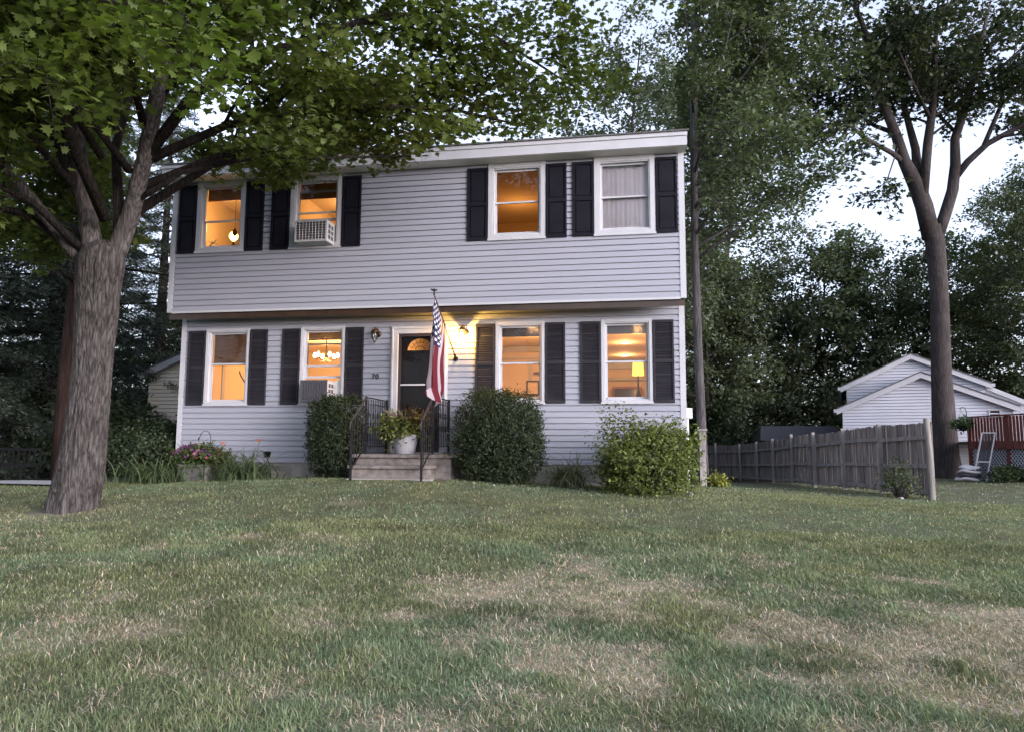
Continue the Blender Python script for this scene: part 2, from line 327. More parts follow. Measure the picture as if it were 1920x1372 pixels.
# ------------------------------------------------------------------ grass blades
rng = np.random.RandomState(11)
def blades(n, d0, d1, spread=1.3, ybias=0):
    D = np.sqrt(rng.uniform(d0 * d0, d1 * d1, n)); s = rng.uniform(-spread, spread, n) * D
    x = 8.5437 + D * _f.x / math.cos(_pi) + s * _r.x; y = -12.1696 + D * _f.y / math.cos(_pi) + s * _r.y
    ok = ~((x > -.1) & (x < 9.45) & (y > .25) & (y < 8)) & ~((x > 3.9) & (x < 5.6) & (y > -1.25) & (y < .5)) & ~((x < -1.2) & (y > -1.15 - .1 * (x + 1.2))) & ~((x - 1.3) ** 2 + (y + 3.7) ** 2 < .2)
    ok &= ~((x > 9.4) & (x < 13.0) & (y > 9)) & (y < 15)
    return x[ok], y[ok], D[ok]
gv, gf, gc = [], [], []; base = 0
for n, d0, d1, w, h, segs in ((245000, 2.9, 5.6, .0026, .054, 3), (265000, 5.6, 8.5, .0034, .046, 2), (290000, 8.5, 13.5, .0052, .040, 1), (140000, 13.5, 30, .011, .042, 1)):
    x, y, D = blades(n, d0, d1); n = len(x); dr = dryness(x, y)
    clump = fbm(x * 5, y * 5, 2); hh = h * rng.uniform(.45, 1.25, n) * (.55 + .9 * clump) * (1 - .25 * dr)
    az = rng.uniform(0, 2 * np.pi, n) ; az = az + 1.5 * (fbm(x * 1.2, y * 1.2 + 77, 2) - .5); lean = rng.uniform(.35, 1.9, n) * (1 + .5 * dr)
    dx, dy = np.cos(az), np.sin(az); wx, wy = -dy * w * rng.uniform(.6, 1.3, n), dx * w * rng.uniform(.6, 1.3, n)
    z = gz(x, y) + bumps(x, y) - .004
    isdry = rng.rand(n) < (.08 + .56 * dr)
    v = fbm(x * .9 + 31, y * .9, 3)
    green = np.stack([.142 + .06 * v, .190 + .03 * v, .106 - .008 * v], 1) * rng.uniform(.72, 1.32, (n, 1)) * (.50 + 1.0 * fbm(x * 2.3 + 9, y * 3.1, 3))[:, None]
    blue = (fbm(x * .7 + 71, y * 1.1 + 13, 3) > .55)[:, None]
    green = np.where(blue, green * np.array([.90, 1.0, 1.10]), green)
    dry = np.stack([.60 + 0 * v, .53 + 0 * v, .425 + 0 * v], 1) * rng.uniform(.5, 1.25, (n, 1)) * np.where(rng.rand(n, 1) < .3, np.array([[1., .86, .8]]), np.array([[.92, .95, .95]]))
    col = np.where(isdry[:, None], dry, green)
    rows = segs + 1; P = []
    for k in range(rows):
        t = k / segs; zz = z + hh * (t * (1 - .28 * lean * t)); off = hh * lean * t * t * .85
        cx, cy = x + dx * off, y + dy * off; ww = 1 - t ** 2
        if k < segs:
            P.append(np.stack([cx - wx * ww, cy - wy * ww, zz], 1)); P.append(np.stack([cx + wx * ww, cy + wy * ww, zz], 1))
        else: P.append(np.stack([cx, cy, zz], 1))
    m = len(P); Vb = np.stack(P, 1).reshape(-1, 3); b0 = base + np.arange(n) * m; fs = []
    for k in range(segs - 1):
        a = 2 * k; fs += [np.stack([b0 + a, b0 + a + 1, b0 + a + 3], 1), np.stack([b0 + a, b0 + a + 3, b0 + a + 2], 1)]
    a = 2 * (segs - 1); fs.append(np.stack([b0 + a, b0 + a + 1, b0 + a + 2], 1))
    gv.append(Vb); gf.append(np.concatenate(fs)); gc.append(np.repeat(col, m, 0)); base += len(Vb)
gr = npmesh('grass', np.concatenate(gv), np.concatenate(gf), M['grassm'], None, np.concatenate(gc))
tag(gr, 'short summer grass of the front lawn, patchy green and straw coloured', 'grass', kind='stuff')

# ------------------------------------------------------------------ the house
EX = 0.1016; W = 0.478
house = thing('house', 'two storey pale grey clapboard house with dark shutters and warmly lit windows', 'house', (0, 0, 0))
def rects(x0, x1, z0, z1, holes):
    """axis rectangles covering the area minus holes"""
    zs = sorted(set([z0, z1] + [max(z0, min(z1, h[k])) for h in holes for k in (2, 3)])); out = []
    for a, b in zip(zs[:-1], zs[1:]):
        if b - a < 1e-6: continue
        cur = x0
        for h in sorted(q for q in holes if q[0] < x1 and q[1] > x0):
            if h[2] < b - 1e-6 and h[3] > a + 1e-6:
                if h[0] > cur: out.append((cur, min(h[0], x1), a, b))
                cur = max(cur, h[1])
        if cur < x1: out.append((cur, x1, a, b))
    return out
def siding(x0, x1, z0, z1, holes, y, ex=EX, lip=.021):
    mb = MB(); k = 0; z = z0
    while z < z1 - 1e-6:
        t = min(z + ex, z1)
        for a, b, c, d in rects(x0, x1, z, t, holes):
            prof = [(z, y - lip), (z + ex * .80, y - lip + .006), (z + ex * .84, y + .006), (z + ex, y + .006)]
            zz = [c] + [q for q, _ in prof if c < q < d] + [d]
            yo = [float(np.interp(q, [r_[0] for r_ in prof], [r_[1] for r_ in prof])) for q in zz]
            for i in range(len(zz) - 1): mb.quad((a, yo[i], zz[i]), (b, yo[i], zz[i]), (b, yo[i + 1], zz[i + 1]), (a, yo[i + 1], zz[i + 1]))
            if c < z + 1e-6: mb.quad((a, yo[0], c), (a, y + .006, c), (b, y + .006, c), (b, yo[0], c))
        z = t
    return mb
UP = [(.485, 1.461), (2.343, 3.332), (6.014, 7.011), (7.841, 8.851)]; UZ = (3.816, 5.18)
LO = [(.499, 1.387), (2.405, 3.269), (6.067, 6.936), (7.913, 8.774)]; LZ = (1.037, 2.48)
DO = (4.28, 5.07, .19, 2.31)
uh = [(a + .05, b - .05, UZ[0] + .05, UZ[1] - .05) for a, b in UP]
lh = [(a + .03, b - .03, LZ[0] + .03, LZ[1] - .03) for a, b in LO] + [DO]
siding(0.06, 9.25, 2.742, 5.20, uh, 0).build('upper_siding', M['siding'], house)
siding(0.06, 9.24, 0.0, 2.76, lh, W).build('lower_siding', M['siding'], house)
mb = MB()
for a, b, c, d in rects(0.0, 9.3, 2.60, 5.3, uh): mb.box(a, b, .012, .05, c, d) if False else mb.quad((a, .03, c), (b, .03, c), (b, .03, d), (a, .03, d))
for a, b, c, d in rects(0.0, 9.3, -.1, 2.8, lh): mb.quad((a, W + .03, c), (b, W + .03, c), (b, W + .03, d), (a, W + .03, d))
mb.build('wall_sheathing', M['dark'], house)
# side and back walls
mb = MB()
for x in (0.0, 9.3):
    mb.quad((x, .02, 2.742), (x, 7.6, 2.742), (x, 7.6, 5.3), (x, .02, 5.3)); mb.quad((x, W, -.1), (x, 7.6, -.1), (x, 7.6, 2.75), (x, W, 2.75))
    mb.add([(x, .02, 5.28), (x, 7.6, 5.28), (x, 3.8, 6.75)], [(0, 1, 2)])
mb.quad((0, 7.6, -.1), (9.3, 7.6, -.1), (9.3, 7.6, 5.3), (0, 7.6, 5.3)); mb.build('end_wall', M['siding'], house)
# corner trim
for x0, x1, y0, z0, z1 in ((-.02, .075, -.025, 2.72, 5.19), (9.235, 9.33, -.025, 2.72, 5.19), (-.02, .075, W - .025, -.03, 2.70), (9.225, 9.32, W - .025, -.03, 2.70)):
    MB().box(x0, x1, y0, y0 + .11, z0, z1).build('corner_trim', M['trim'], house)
# overhang drip edge and grooved soffit
MB().box(.075, 9.235, -.022, .0, 2.705, 2.742).build('drip_edge', M['trim'], house)
mb = MB(); x = .08
while x < 9.22:
    mb.box(x, x + .088, .0, W - .02, 2.722, 2.735); mb.box(x + .088, x + .1, .0, W - .02, 2.731, 2.737); x += .1
mb.build('overhang_soffit', M['soffit'], house)
MB().box(.06, 9.24, W - .03, W - .018, 2.69, 2.72).build('soffit_moulding', M['trim'], house)
# foundation
MB().box(0.03, 9.27, W + .02, 7.58, -1.1, 0.0).build('foundation', M['conc'], house)
# eave: soffit, fascia, shingles
MB().box(-.06, 9.36, -.3, .03, 5.185, 5.20).build('eave_soffit', M['soffit'], house)
MB().box(-.07, 9.37, -.325, -.3, 5.19, 5.345).build('fascia', M['trim'], house)
MB().box(-.075, 9.375, -.345, -.3, 5.348, 5.41).build('gutter_board', M['trim'], house)
mb = MB()
def roofz(y): return 5.425 + (y + .36) * .38
mb.add([(-.1, -.37, 5.413), (9.40, -.37, 5.413), (9.40, -.37, 5.44), (-.1, -.37, 5.44), (-.1, 3.8, roofz(3.8)), (9.40, 3.8, roofz(3.8)), (-.1, 8, roofz(-.37)), (9.40, 8, roofz(-.37)),
        (-.1, 3.8, roofz(3.8) - .03), (9.40, 3.8, roofz(3.8) - .03), (-.1, 8, roofz(-.37) - .03), (9.40, 8, roofz(-.37) - .03)],
       [(0, 1, 2, 3), (3, 2, 5, 4), (4, 5, 7, 6), (0, 8, 9, 1), (8, 10, 11, 9), (1, 9, 5, 2), (0, 3, 4, 8), (9, 11, 7, 5), (8, 4, 6, 10), (10, 6, 7, 11)])
roof = mb.build('roof', M['shingle'], house)
MB().box(9.33, 9.39, -.3, 3.8, 5.2, 5.38).build('rake_board', M['trim'], house) if False else None

def window(x0, x1, z0, z1, y, casing, upper, mid, blind=0.0, blindmat='wood', lower_open=0.0, pane=True):
    w = MB(); w.ring(x0, x1, z0, z1, casing, y - .035, y + .03, wb=casing * 1.05, wt=casing)
    w.box(x0 - .012, x1 + .012, y - .05, y - .035, z0 - .006, z0 + .03)
    i0, i1, j0, j1 = x0 + casing, x1 - casing, z0 + casing * 1.05, z1 - casing
    w.ring(i0, i1, j0, j1, .022, y - .022, y + .12)
    o = w.build('window', M['trim'], house, bevel=.004)
    i0 += .022; i1 -= .022; j0 += .022; j1 -= .022; zm = j0 + (j1 - j0) * mid
    s = MB(); s.ring(i0, i1, zm - .02, j1, .03, y + .035, y + .06); s.build('sash', M['trim'], o)
    lo = j0 + lower_open
    s = MB(); s.ring(i0, i1, lo, max(zm + .02, lo + .5 * (j1 - j0)) if lower_open else zm + .02, .034, y + .065, y + .095, wb=.045, wt=.032); s.build('sash', M['trim'], o)
    if pane:
        MB().quad((i0 + .03, y + .048, zm), (i1 - .03, y + .048, zm), (i1 - .03, y + .048, j1 - .03), (i0 + .03, y + .048, j1 - .03)).build('pane', M['glass'], o)
        MB().quad((i0 + .03, y + .08, lo + .03), (i1 - .03, y + .08, lo + .03), (i1 - .03, y + .08, zm), (i0 + .03, y + .08, zm)).build('pane', M['glass'], o)
    if blind:
        b = MB(); zb = j1 - (j1 - j0) * blind; k = j1
        while k > zb: b.box(i0 + .01, i1 - .01, y + .13, y + .142, k - .018, k - .001); k -= .019
        b.box(i0 + .01, i1 - .01, y + .128, y + .15, zb - .03, zb - .005); b.build('blind', M[blindmat], o)
    return o, (i0, i1, j0, j1, zm)
def shutter(x0, x1, z0, z1, y, louver):
    s = MB(); d0, d1 = y - .045, y - .008; zm = (z0 + z1) / 2; m = M['shut2'] if louver else M['shut']
    s.ring(x0, x1, z0, z1, .035, d0, d1, wb=.05, wt=.05); s.box(x0 + .035, x1 - .035, d0, d1, zm - .03, zm + .03)
    for a, b in ((z0 + .05, zm - .03), (zm + .03, z1 - .05)):
        if louver:
            k = a
            while k < b - .02:
                s.add([(x0 + .035, d0 + .006, k), (x1 - .035, d0 + .006, k), (x1 - .035, d0 + .026, k + .03), (x0 + .035, d0 + .026, k + .03)], [(0, 1, 2, 3)])
                s.quad((x0 + .035, d0 + .006, k), (x0 + .035, d0 + .03, k), (x1 - .035, d0 + .03, k), (x1 - .035, d0 + .006, k)); k += .031
        else:
            s.box(x0 + .035, x1 - .035, d0 + .02, d1, a, b); s.box(x0 + .06, x1 - .06, d0 + .008, d0 + .02, a + .03, b - .03)
    return s.build('shutter', m, house, bevel=.003)
# windows upstairs
wU = [window(*UP[0], *UZ, 0, .085, True, .44, .17), window(*UP[1], *UZ, 0, .085, True, .5, .22, lower_open=.42),
      window(*UP[2], *UZ, 0, .085, True, .5, 0), window(*UP[3], *UZ, 0, .085, True, .5, 0)]
wL = [window(*LO[0], *LZ, W, .05, False, .55, .44), window(*LO[1], *LZ, W, .05, False, .5, .10, lower_open=.42),
      window(*LO[2], *LZ, W, .05, False, .5, .11, 'dark'), window(*LO[3], *LZ, W, .05, False, .5, .10, 'dark')]
for a, b in UP:
    for s0, s1 in ((a - .365, a - .01), (b + .01, b + .365)): shutter(s0, s1, UZ[0] + .005, UZ[1] - .06, 0, False)
for a, b in LO:
    for s0, s1 in ((a - .36, a - .01), (b + .01, b + .36)): shutter(s0, s1, LZ[0] + .01, LZ[1] - .03, W, True)

# rooms behind the windows
def room(x0, x1, y0, y1, z0, z1, holes, extra=None):
    w = MB()
    w.quad((x0, y0, z0), (x0, y1, z0), (x0, y1, z1), (x0, y0, z1)); w.quad((x1, y0, z0), (x1, y1, z0), (x1, y1, z1), (x1, y0, z1))
    w.quad((x0, y1, z0), (x1, y1, z0), (x1, y1, z1), (x0, y1, z1))
    for a, b, c, d in rects(x0, x1, z0, z1, holes): w.quad((a, y0, c), (b, y0, c), (b, y0, d), (a, y0, d))
    if extra: extra(w)
    r = w.build('interior_room', M['wall_in'], house)
    MB().quad((x0, y0, z1), (x1, y0, z1), (x1, y1, z1), (x0, y1, z1)).build('room_ceiling', M['ceil_in'], r)
    MB().quad((x0, y0, z0), (x1, y0, z0), (x1, y1, z0), (x0, y1, z0)).build('room_floor', M['wood'], r)
    return r
ru = [room(.15, 1.98, .06, 3.6, 2.85, 5.24, uh), room(2.02, 4.3, .06, 3.6, 2.85, 5.24, uh), room(5.2, 7.4, .06, 3.6, 2.85, 5.24, uh), room(7.44, 9.2, .06, 3.6, 2.85, 5.24, uh)]
rl1 = room(.15, 3.9, W + .06, 4.6, .1, 2.56, lh)
rl2 = room(4.0, 5.3, W + .06, 4.6, .1, 2.56, lh, lambda w: None)
rl3 = room(5.4, 9.2, W + .06, 7.4, .1, 2.56, lh, lambda w: (w.box(5.42, 7.35, 4.2, 4.3, .1, 2.55), w.box(7.2, 7.32, 4.35, 7.38, .1, 2.55)))
# crown moulding and openings in the living room
MB().box(5.42, 7.36, 4.14, 4.19, 2.42, 2.55).box(5.42, 7.36, 4.17, 4.19, 2.26, 2.30).build('crown_moulding', M['trim'], rl3)
MB().box(7.4, 9.15, 7.30, 7.38, 2.36, 2.54).box(7.4, 9.15, 7.33, 7.38, 2.05, 2.12).build('crown_moulding', M['trim'], rl3)

# front door: frame, storm door, inner door with fan light
f = MB(); f.box(4.15, 4.28, W - .04, W + .03, .2, 2.44); f.box(5.07, 5.2, W - .04, W + .03, .2, 2.44); f.box(4.28, 5.07, W - .04, W + .03, 2.31, 2.44)
f.box(4.17, 4.2, W - .06, W - .04, .2, 2.42); f.box(5.15, 5.18, W - .06, W - .04, .2, 2.42); f.box(4.2, 5.15, W - .06, W - .04, 2.39, 2.42)
f.box(4.2, 5.15, W - .1, W + .05, .155, .20)
f.build('door_frame', M['trim'], house, bevel=.004)
s = MB(); s.ring(4.28, 5.07, .2, 2.31, .05, W + .0, W + .03, wb=.2); s.box(4.33, 5.02, W + .0, W + .03, 1.375, 1.415)
sd = s.build('storm_door', M['trim'] if False else M['door'], house)
MB().box(4.33, 5.02, W - .004, W + .0, 1.38, 1.41).build('push_bar', M['trim'], sd)
MB().quad((4.33, W + .015, .4), (5.02, W + .015, .4), (5.02, W + .015, 1.375), (4.33, W + .015, 1.375)).build('pane', M['glassd'], sd)
MB().quad((4.33, W + .015, 1.415), (5.02, W + .015, 1.415), (5.02, W + .015, 2.26), (4.33, W + .015, 2.26)).build('pane', M['glassd'], sd)
MB().tube([(4.99, W - .03, 1.15), (4.99, W - .05, 1.2), (4.99, W - .05, 1.3), (4.99, W - .03, 1.35)], .01).build('handle', M['black'], sd)
d = MB(); yd = W + .1; cx, cz, rx, rz_ = 4.655, 2.02, .235, .215; N = 24
arc = [(cx + rx * math.cos(math.pi * k / N), cz + rz_ * math.sin(math.pi * k / N)) for k in range(N + 1)]
top = [(5.07 - (5.07 - 4.28) * k / N, 2.31) for k in range(N + 1)]
for k in range(N): d.quad((arc[k][0], yd, arc[k][1]), (top[k][0], yd, top[k][1]), (top[k + 1][0], yd, top[k + 1][1]), (arc[k + 1][0], yd, arc[k + 1][1]))
d.quad((4.28, yd, .2), (5.07, yd, .2), (5.07, yd, cz), (4.28, yd, cz)); d.quad((cx + rx, yd, cz), (5.07, yd, cz), (5.07, yd, 2.31), (cx + rx, yd, cz)) ; d.quad((4.28, yd, cz), (cx - rx, yd, cz), (cx - rx, yd, cz), (4.28, yd, 2.31))
for a, b in ((4.36, 4.62), (4.70, 4.98)):
    for c, e in ((.35, .95), (1.08, 1.85)): d.box(a, b, yd - .012, yd, c, e)
fd = d.build('front_door', M['door'], house)
g = MB()
for k in range(1, 8):
    a = math.pi * k / 8; g.beam((cx + .08 * math.cos(a), yd - .005, cz + .07 * math.sin(a)), (cx + rx * math.cos(a), yd - .005, cz + rz_ * math.sin(a)), .006)
g.tube([(cx + .085 * math.cos(math.pi * k / 10), yd - .005, cz + .075 * math.sin(math.pi * k / 10)) for k in range(11)], .004, 5)
g.tube([(cx + .16 * math.cos(math.pi * k / 10), yd - .005, cz + .147 * math.sin(math.pi * k / 10)) for k in range(11)], .003, 5)
g.build('fan_grille', M['bronze'], fd)
MB().add([(cx, yd + .004, cz)] + [(p[0], yd + .004, p[1]) for p in arc], [(0, k + 1, k + 2) for k in range(N)]).build('fan_window', M['glass'], fd)

# house number
for k, ch in enumerate('70'):
    fc = bpy.data.curves.new('house_number', 'FONT'); fc.body = ch; fc.size = .135; fc.extrude = .006
    fo = bpy.data.objects.new('house_number', fc); COL.objects.link(fo); bpy.context.view_layer.update()
    me = bpy.data.meshes.new_from_object(fo.evaluated_get(bpy.context.evaluated_depsgraph_get())); bpy.data.objects.remove(fo)
    me.materials.clear(); me.materials.append(M['iron']); o = link('house_digit', me, house); o.location = (3.79 + .078 * k, W - .03, 1.505); o.rotation_euler = (R(90), 0, 0)
# meter box on the side, small outlet cover and dryer vent
MB().box(9.32, 9.44, .85, 1.1, .80, .98).build('meter_box', M['plastic'], house, bevel=.01)
MB().tube([(9.36, .9, .8), (9.36, .9, -.3)], .02).build('conduit', M['plastic'], house)
v = MB(); v.box(1.79, 1.89, W - .05, W - .015, .10, .20); v.box(1.80, 1.88, W - .10, W - .05, .15, .19); v.build('spigot', M['black'], house)

# ------------------------------------------------------------------ lamps and furniture seen through the windows
def point(name, loc, e, col, r, parent=None):
    l = bpy.data.lights.new(name, 'POINT'); l.energy = e; l.color = col; l.shadow_soft_size = r
    o = bpy.data.objects.new(name, l); COL.objects.link(o)
    if parent: o.parent = parent; o.location = Vector(loc) - origin(parent)
    else: o.location = loc
    return o
WARM = (1.0, .49, .165); IN = 0.72
bulbm = emit_mat('warm_bulb', (1.0, .72, .33), 14); shadem = emit_mat('lit_shade', (1.0, .66, .10), .42)
ch = thing('chandelier', 'lit brass chandelier seen through the ground floor window left of the door', 'chandelier', (2.0, 2.5, 2.55))
c = MB(); c.tube([(2, 2.5, 2.55), (2, 2.5, 2.18)], .012); c.lathe((2, 2.5, 2.12), [(.02, 0), (.05, .03), (.03, .08), (.015, .1)])
for k in range(6):
    a = k * math.pi / 3 + .2; p = Vector((2 + .24 * math.cos(a), 2.5 + .24 * math.sin(a), 2.16))
    c.tube([(2, 2.5, 2.14), (2 + .12 * math.cos(a), 2.5 + .12 * math.sin(a), 2.08), p], .008, 6)
c.build('frame', M['bronze'], ch)
for k in range(6):
    a = k * math.pi / 3 + .2; MB().lathe((2 + .24 * math.cos(a), 2.5 + .24 * math.sin(a), 2.16), [(.01, 0), (.03, .03), (.032, .06), (.012, .1)], 10).build('bulb', bulbm, ch, True)
point('chandelier_light', (2, 2.5, 2.0), 42 * IN, WARM, .12, ch)
fl = thing('table_lamp', 'lit lamp with a yellow drum shade in the rightmost ground floor window', 'lamp', (8.53, 2.46, .75))
MB().lathe((8.53, 2.46, .75), [(.08, 0), (.085, .02), (.05, .05), (.06, .3), (.07, .5), (.02, .7), (.012, .95)]).build('lamp_base', M['bronze'], fl, True)
MB().lathe((8.53, 2.46, 1.70), [(.115, 0), (.10, .29)], 24).build('lamp_shade', shadem, fl, True)
point('lamp_light', (8.53, 2.46, 2.06), 7 * IN, WARM, .08, fl)
st = thing('side_table', 'small dark side table under the drum shade lamp', 'table', (8.53, 2.46, .1))
MB().box(8.28, 8.78, 2.2, 2.72, .70, .745).build('tabletop', M['dark'], st)
for sx in (8.31, 8.75):
    for sy in (2.23, 2.69): MB().box(sx - .02, sx + .02, sy - .02, sy + .02, .105, .70).build('leg', M['dark'], st)
for k, (x, y) in enumerate(((8.26, 3.9), (8.21, 6.1))):
    dl = thing('ceiling_light', ('nearer' if k == 0 else 'farther') + ' round recessed ceiling light in the rightmost ground floor window', 'ceiling light', (x, y, 2.555), 'recessed ceiling lights of the living room')
    MB().lathe((x, y, 2.545), [(.10, 0), (.115, .008)], 20).build('trim_ring', M['trim'], dl)
    MB().lathe((x, y, 2.538), [(.085, 0), (.09, .006)], 20).build('lens', emit_mat('ceiling_lens', (1, .75, .42), 1.6), dl)
    point('ceiling_glow', (x, y, 2.45), 7 * IN, WARM, .09, dl)
tv = thing('television', 'dark glossy television on the back wall in the rightmost ground floor window', 'television', (8.2, 7.25, 1.25))
MB().ring(7.85, 8.62, 1.28, 1.88, .05, 7.26, 7.30).build('frame', M['wood'], tv); MB().box(7.9, 8.57, 7.275, 7.295, 1.33, 1.83).build('screen', mat('tv_glass', (.05, .03, .015), None, .12), tv)
pc = thing('wall_sconce', 'small dark wall ornament inside the window right of the flag', 'ornament', (6.35, 4.12, 1.75))
MB().box(6.22, 6.5, 4.08, 4.13, 1.92, 1.96).box(6.38, 6.48, 4.08, 4.13, 1.96, 2.05).build('bracket', M['bronze'], pc)
tl = thing('glowing_lamp', 'small bright lamp glowing in the leftmost upstairs window', 'lamp', (0.86, .62, 4.01))
MB().lathe((0.86, .62, 4.01), [(.05, 0), (.05, .02), (.02, .05), (.03, .12), (.012, .2)]).build('lamp_base', M['bronze'], tl)
MB().lathe((0.86, .62, 4.22), [(.03, 0), (.075, .05), (.085, .1), (.06, .16), (.02, .18)], 12).build('bulb', emit_mat('hot_bulb', (1, .56, .12), 2.6), tl, True)
point('lamp_light', (0.86, .60, 4.52), 11 * IN, WARM, .06, tl)
ns = thing('dresser', 'low wooden dresser under the glowing lamp upstairs', 'dresser', (1.1, .62, 2.87))
MB().box(.7, 1.6, .42, .85, 2.87, 4.005).build('body', M['wood'], ns)
ho = thing('hanging_ornament', 'dark ornament hanging on a cord in the leftmost upstairs window', 'ornament', (1.12, .22, 4.9))
MB().tube([(1.12, .22, 5.02), (1.12, .22, 4.33)], .004, 5).build('cord', M['dark'], ho)
MB().lathe((1.12, .22, 4.19), [(.01, 0), (.045, .04), (.04, .09), (.01, .15)], 10).build('pendant', M['dark'], ho, True)
sf = MB()
for k in range(6):
    a = k * math.pi / 3 - .3; sf.beam((.70, .20, 4.07), (.70 + .1 * math.cos(a), .20, 4.07 + .085 * math.sin(a)), .022, .012)
sfo = sf.build('star_decoration', M['plastic'], None, loc=(.70, .20, 4.07)); tag(sfo, 'white starfish shaped decoration low in the leftmost upstairs window', 'decoration')
point('bedroom_light', (3.0, 1.7, 4.9), 12 * IN, WARM, .1); point('den_light', (6.2, 2.2, 4.75), 3.6 * IN, (1, .40, .09), .1)
point('hall_light', (4.7, 2.0, 2.3), 12 * IN, WARM, .1); point('living_light', (6.5, 2.2, 2.3), 22 * IN, WARM, .12)
# curtain in the unlit upstairs room
cv, cf = [], []; n = 90
for i in range(n + 1):
    x = 7.93 + .84 * i / n; y = .13 + .004 * math.sin(i * .75) + .006 * math.sin(i * .31 + 1)
    cv += [(x, y, 3.86), (x, y + .005, 5.12)]
for i in range(n): cf.append((2 * i, 2 * i + 2, 2 * i + 3, 2 * i + 1))
cu = MB().add(cv, cf).build('curtain', mat('sheer_curtain', (.84, .75, .80), (.90, .80, .84), .9, 6), None, True, loc=(8.34, .19, 3.85)); tag(cu, 'pale sheer curtain filling the unlit upstairs window at the right corner', 'curtain')

# ------------------------------------------------------------------ air conditioners
def aircon(x0, x1, z0, z1, y0, y1, label, face='ac'):
    t = thing('air_conditioner', label, 'air conditioner', ((x0 + x1) / 2, y1, z0), 'window air conditioners')
    MB().box(x0, x1, y0 + .02, y1, z0, z1).build('case', M['ac'], t, bevel=.012)
    g = MB(); g.box(x0 + .03, x1 - .03, y0 + .012, y0 + .02, z0 + .03, z1 - .03)
    g.build('back_coil', M['acg'], t)
    l = MB(); k = z0 + .04
    while k < z1 - .04: l.box(x0 + .03, x1 - .03, y0 + .002, y0 + .012, k, k + .004); k += .045
    for k in range(1, 9): q = x0 + .03 + (x1 - x0 - .06) * k / 9; l.box(q - .002, q + .002, y0 - .002, y0 + .012, z0 + .03, z1 - .03)
    l.build('grille', M[face], t); MB().ring(x0, x1, z0, z1, .03, y0, y0 + .02).build('face_frame', M[face], t)
    for a in range(3):
        for b in range(2):
            yy = y0 + .07 + b * .12; zz = z0 + .06 + a * (z1 - z0 - .1) / 3
            MB().box(x1 - .002, x1 + .004, yy, yy + .085, zz, zz + (z1 - z0 - .1) / 3 - .025).build('side_vent', M['acg'], t)
    return t
aircon(2.60, 3.20, 3.855, 4.24, -.34, .12, 'white window air conditioner in the upstairs window, louvred back and side vents')
MB().box(3.2, 3.225, .06, .09, 3.88, 4.27).box(2.45, 2.6, .06, .09, 3.88, 4.27).build('side_panel', M['plastic'], wU[1][0])
aircon(2.57, 3.08, 1.09, 1.47, W - .33, W + .12, 'window air conditioner with a dark grey back, partly behind the left boxwood', 'acg')
MB().box(3.08, 3.19, W + .06, W + .09, 1.09, 1.5).build('side_panel', M['plastic'], wL[1][0])

# ------------------------------------------------------------------ wall lanterns
def lantern(x, z, label, lit):
    y = W - .13; t = thing('wall_lantern', label, 'wall lantern', (x, W, z), 'lanterns either side of the door')
    m = MB(); m.lathe((x + .04, W - .035, z - .02), [(.055, 0), (.05, .02), (.05, .03)], 14, 'y'); m.tube([(x + .04, W - .03, z), (x + .035, W - .07, z + .07), (x + .01, W - .12, z + .09), (x, y, z + .06)], .011, 8)
    m.build('wall_mount', M['bronze'], t, True)
    MB().lathe((x, y, z - .0), [(.068, 0), (.062, .02), (.035, .055), (.012, .07), (.012, .09)], 16).build('cap', M['bronze'], t, True)
    MB().lathe((x, y, z - .165), [(.008, -.025), (.016, 0), (.022, .008)], 12).build('base', M['bronze'], t, True)
    g = MB(); g.lathe((x, y, z - .155), [(.026, 0), (.056, .06), (.060, .11), (.052, .155)], 16); g.f = g.f[:-2]; g.build('glass', M['glass'], t, True)
    c = MB()
    for k in range(6):
        a = k * math.pi / 3; c.beam((x + .024 * math.cos(a), y + .024 * math.sin(a), z - .155), (x + .063 * math.cos(a), y + .063 * math.sin(a), z), .005)
    c.build('cage', M['bronze'], t)
    MB().lathe((x, y, z - .155), [(.006, 0), (.012, .015), (.012, .035), (.004, .05)], 12).build('bulb', emit_mat('lantern_bulb', (1, .72, .3), 30) if lit else M['plastic'], t, True)
    if lit: point('lantern_light', (x, y, z - .09), 32, (1, .52, .085), .014, t)
lantern(3.87, 2.33, 'unlit bronze lantern on the siding left of the front door', False)
lantern(5.48, 2.33, 'lit bronze lantern glowing yellow right of the front door', True)

# a few things on the walls inside
for name, lab, x0, x1, y, z0, z1 in (('picture', 'small dark framed picture on the dining room wall', 2.15, 2.55, 4.57, 1.75, 2.1), ('picture', 'pale framed print low on the wall in the window right of the flag', 6.05, 6.35, 4.17, 1.45, 1.78)):
    t = thing(name, lab, 'picture', ((x0 + x1) / 2, y, z0)); MB().ring(x0, x1, z0, z1, .035, y - .02, y).build('frame', M['dark'], t); MB().quad((x0, y - .008, z0), (x1, y - .008, z0), (x1, y - .008, z1), (x0, y - .008, z1)).build('print', M['wall_in'], t)
MB().box(.152, .17, 1.6, 1.7, .1, 2.2).box(.152, .17, 2.5, 2.6, .1, 2.2).box(.152, .17, 1.6, 2.6, 2.2, 2.3).build('inner_door_casing', M['trim'], rl1)
MB().box(7.0, 7.08, 4.17, 4.20, .1, 2.15).box(6.1, 6.18, 4.17, 4.20, .1, 2.15).box(6.1, 7.08, 4.17, 4.20, 2.15, 2.23).build('inner_door_casing', M['trim'], rl3)
dc = MB().tube([(1.28, W + .16, 1.42), (1.20, W + .17, 1.50), (1.12, W + .17, 1.62), (1.09, W + .17, 1.70)], .012, 6).build('dark_twig', M['dark'], None, True, loc=(1.2, W + .16, 1.4)); tag(dc, 'dark curved twig standing inside the leftmost ground floor window', 'decoration')

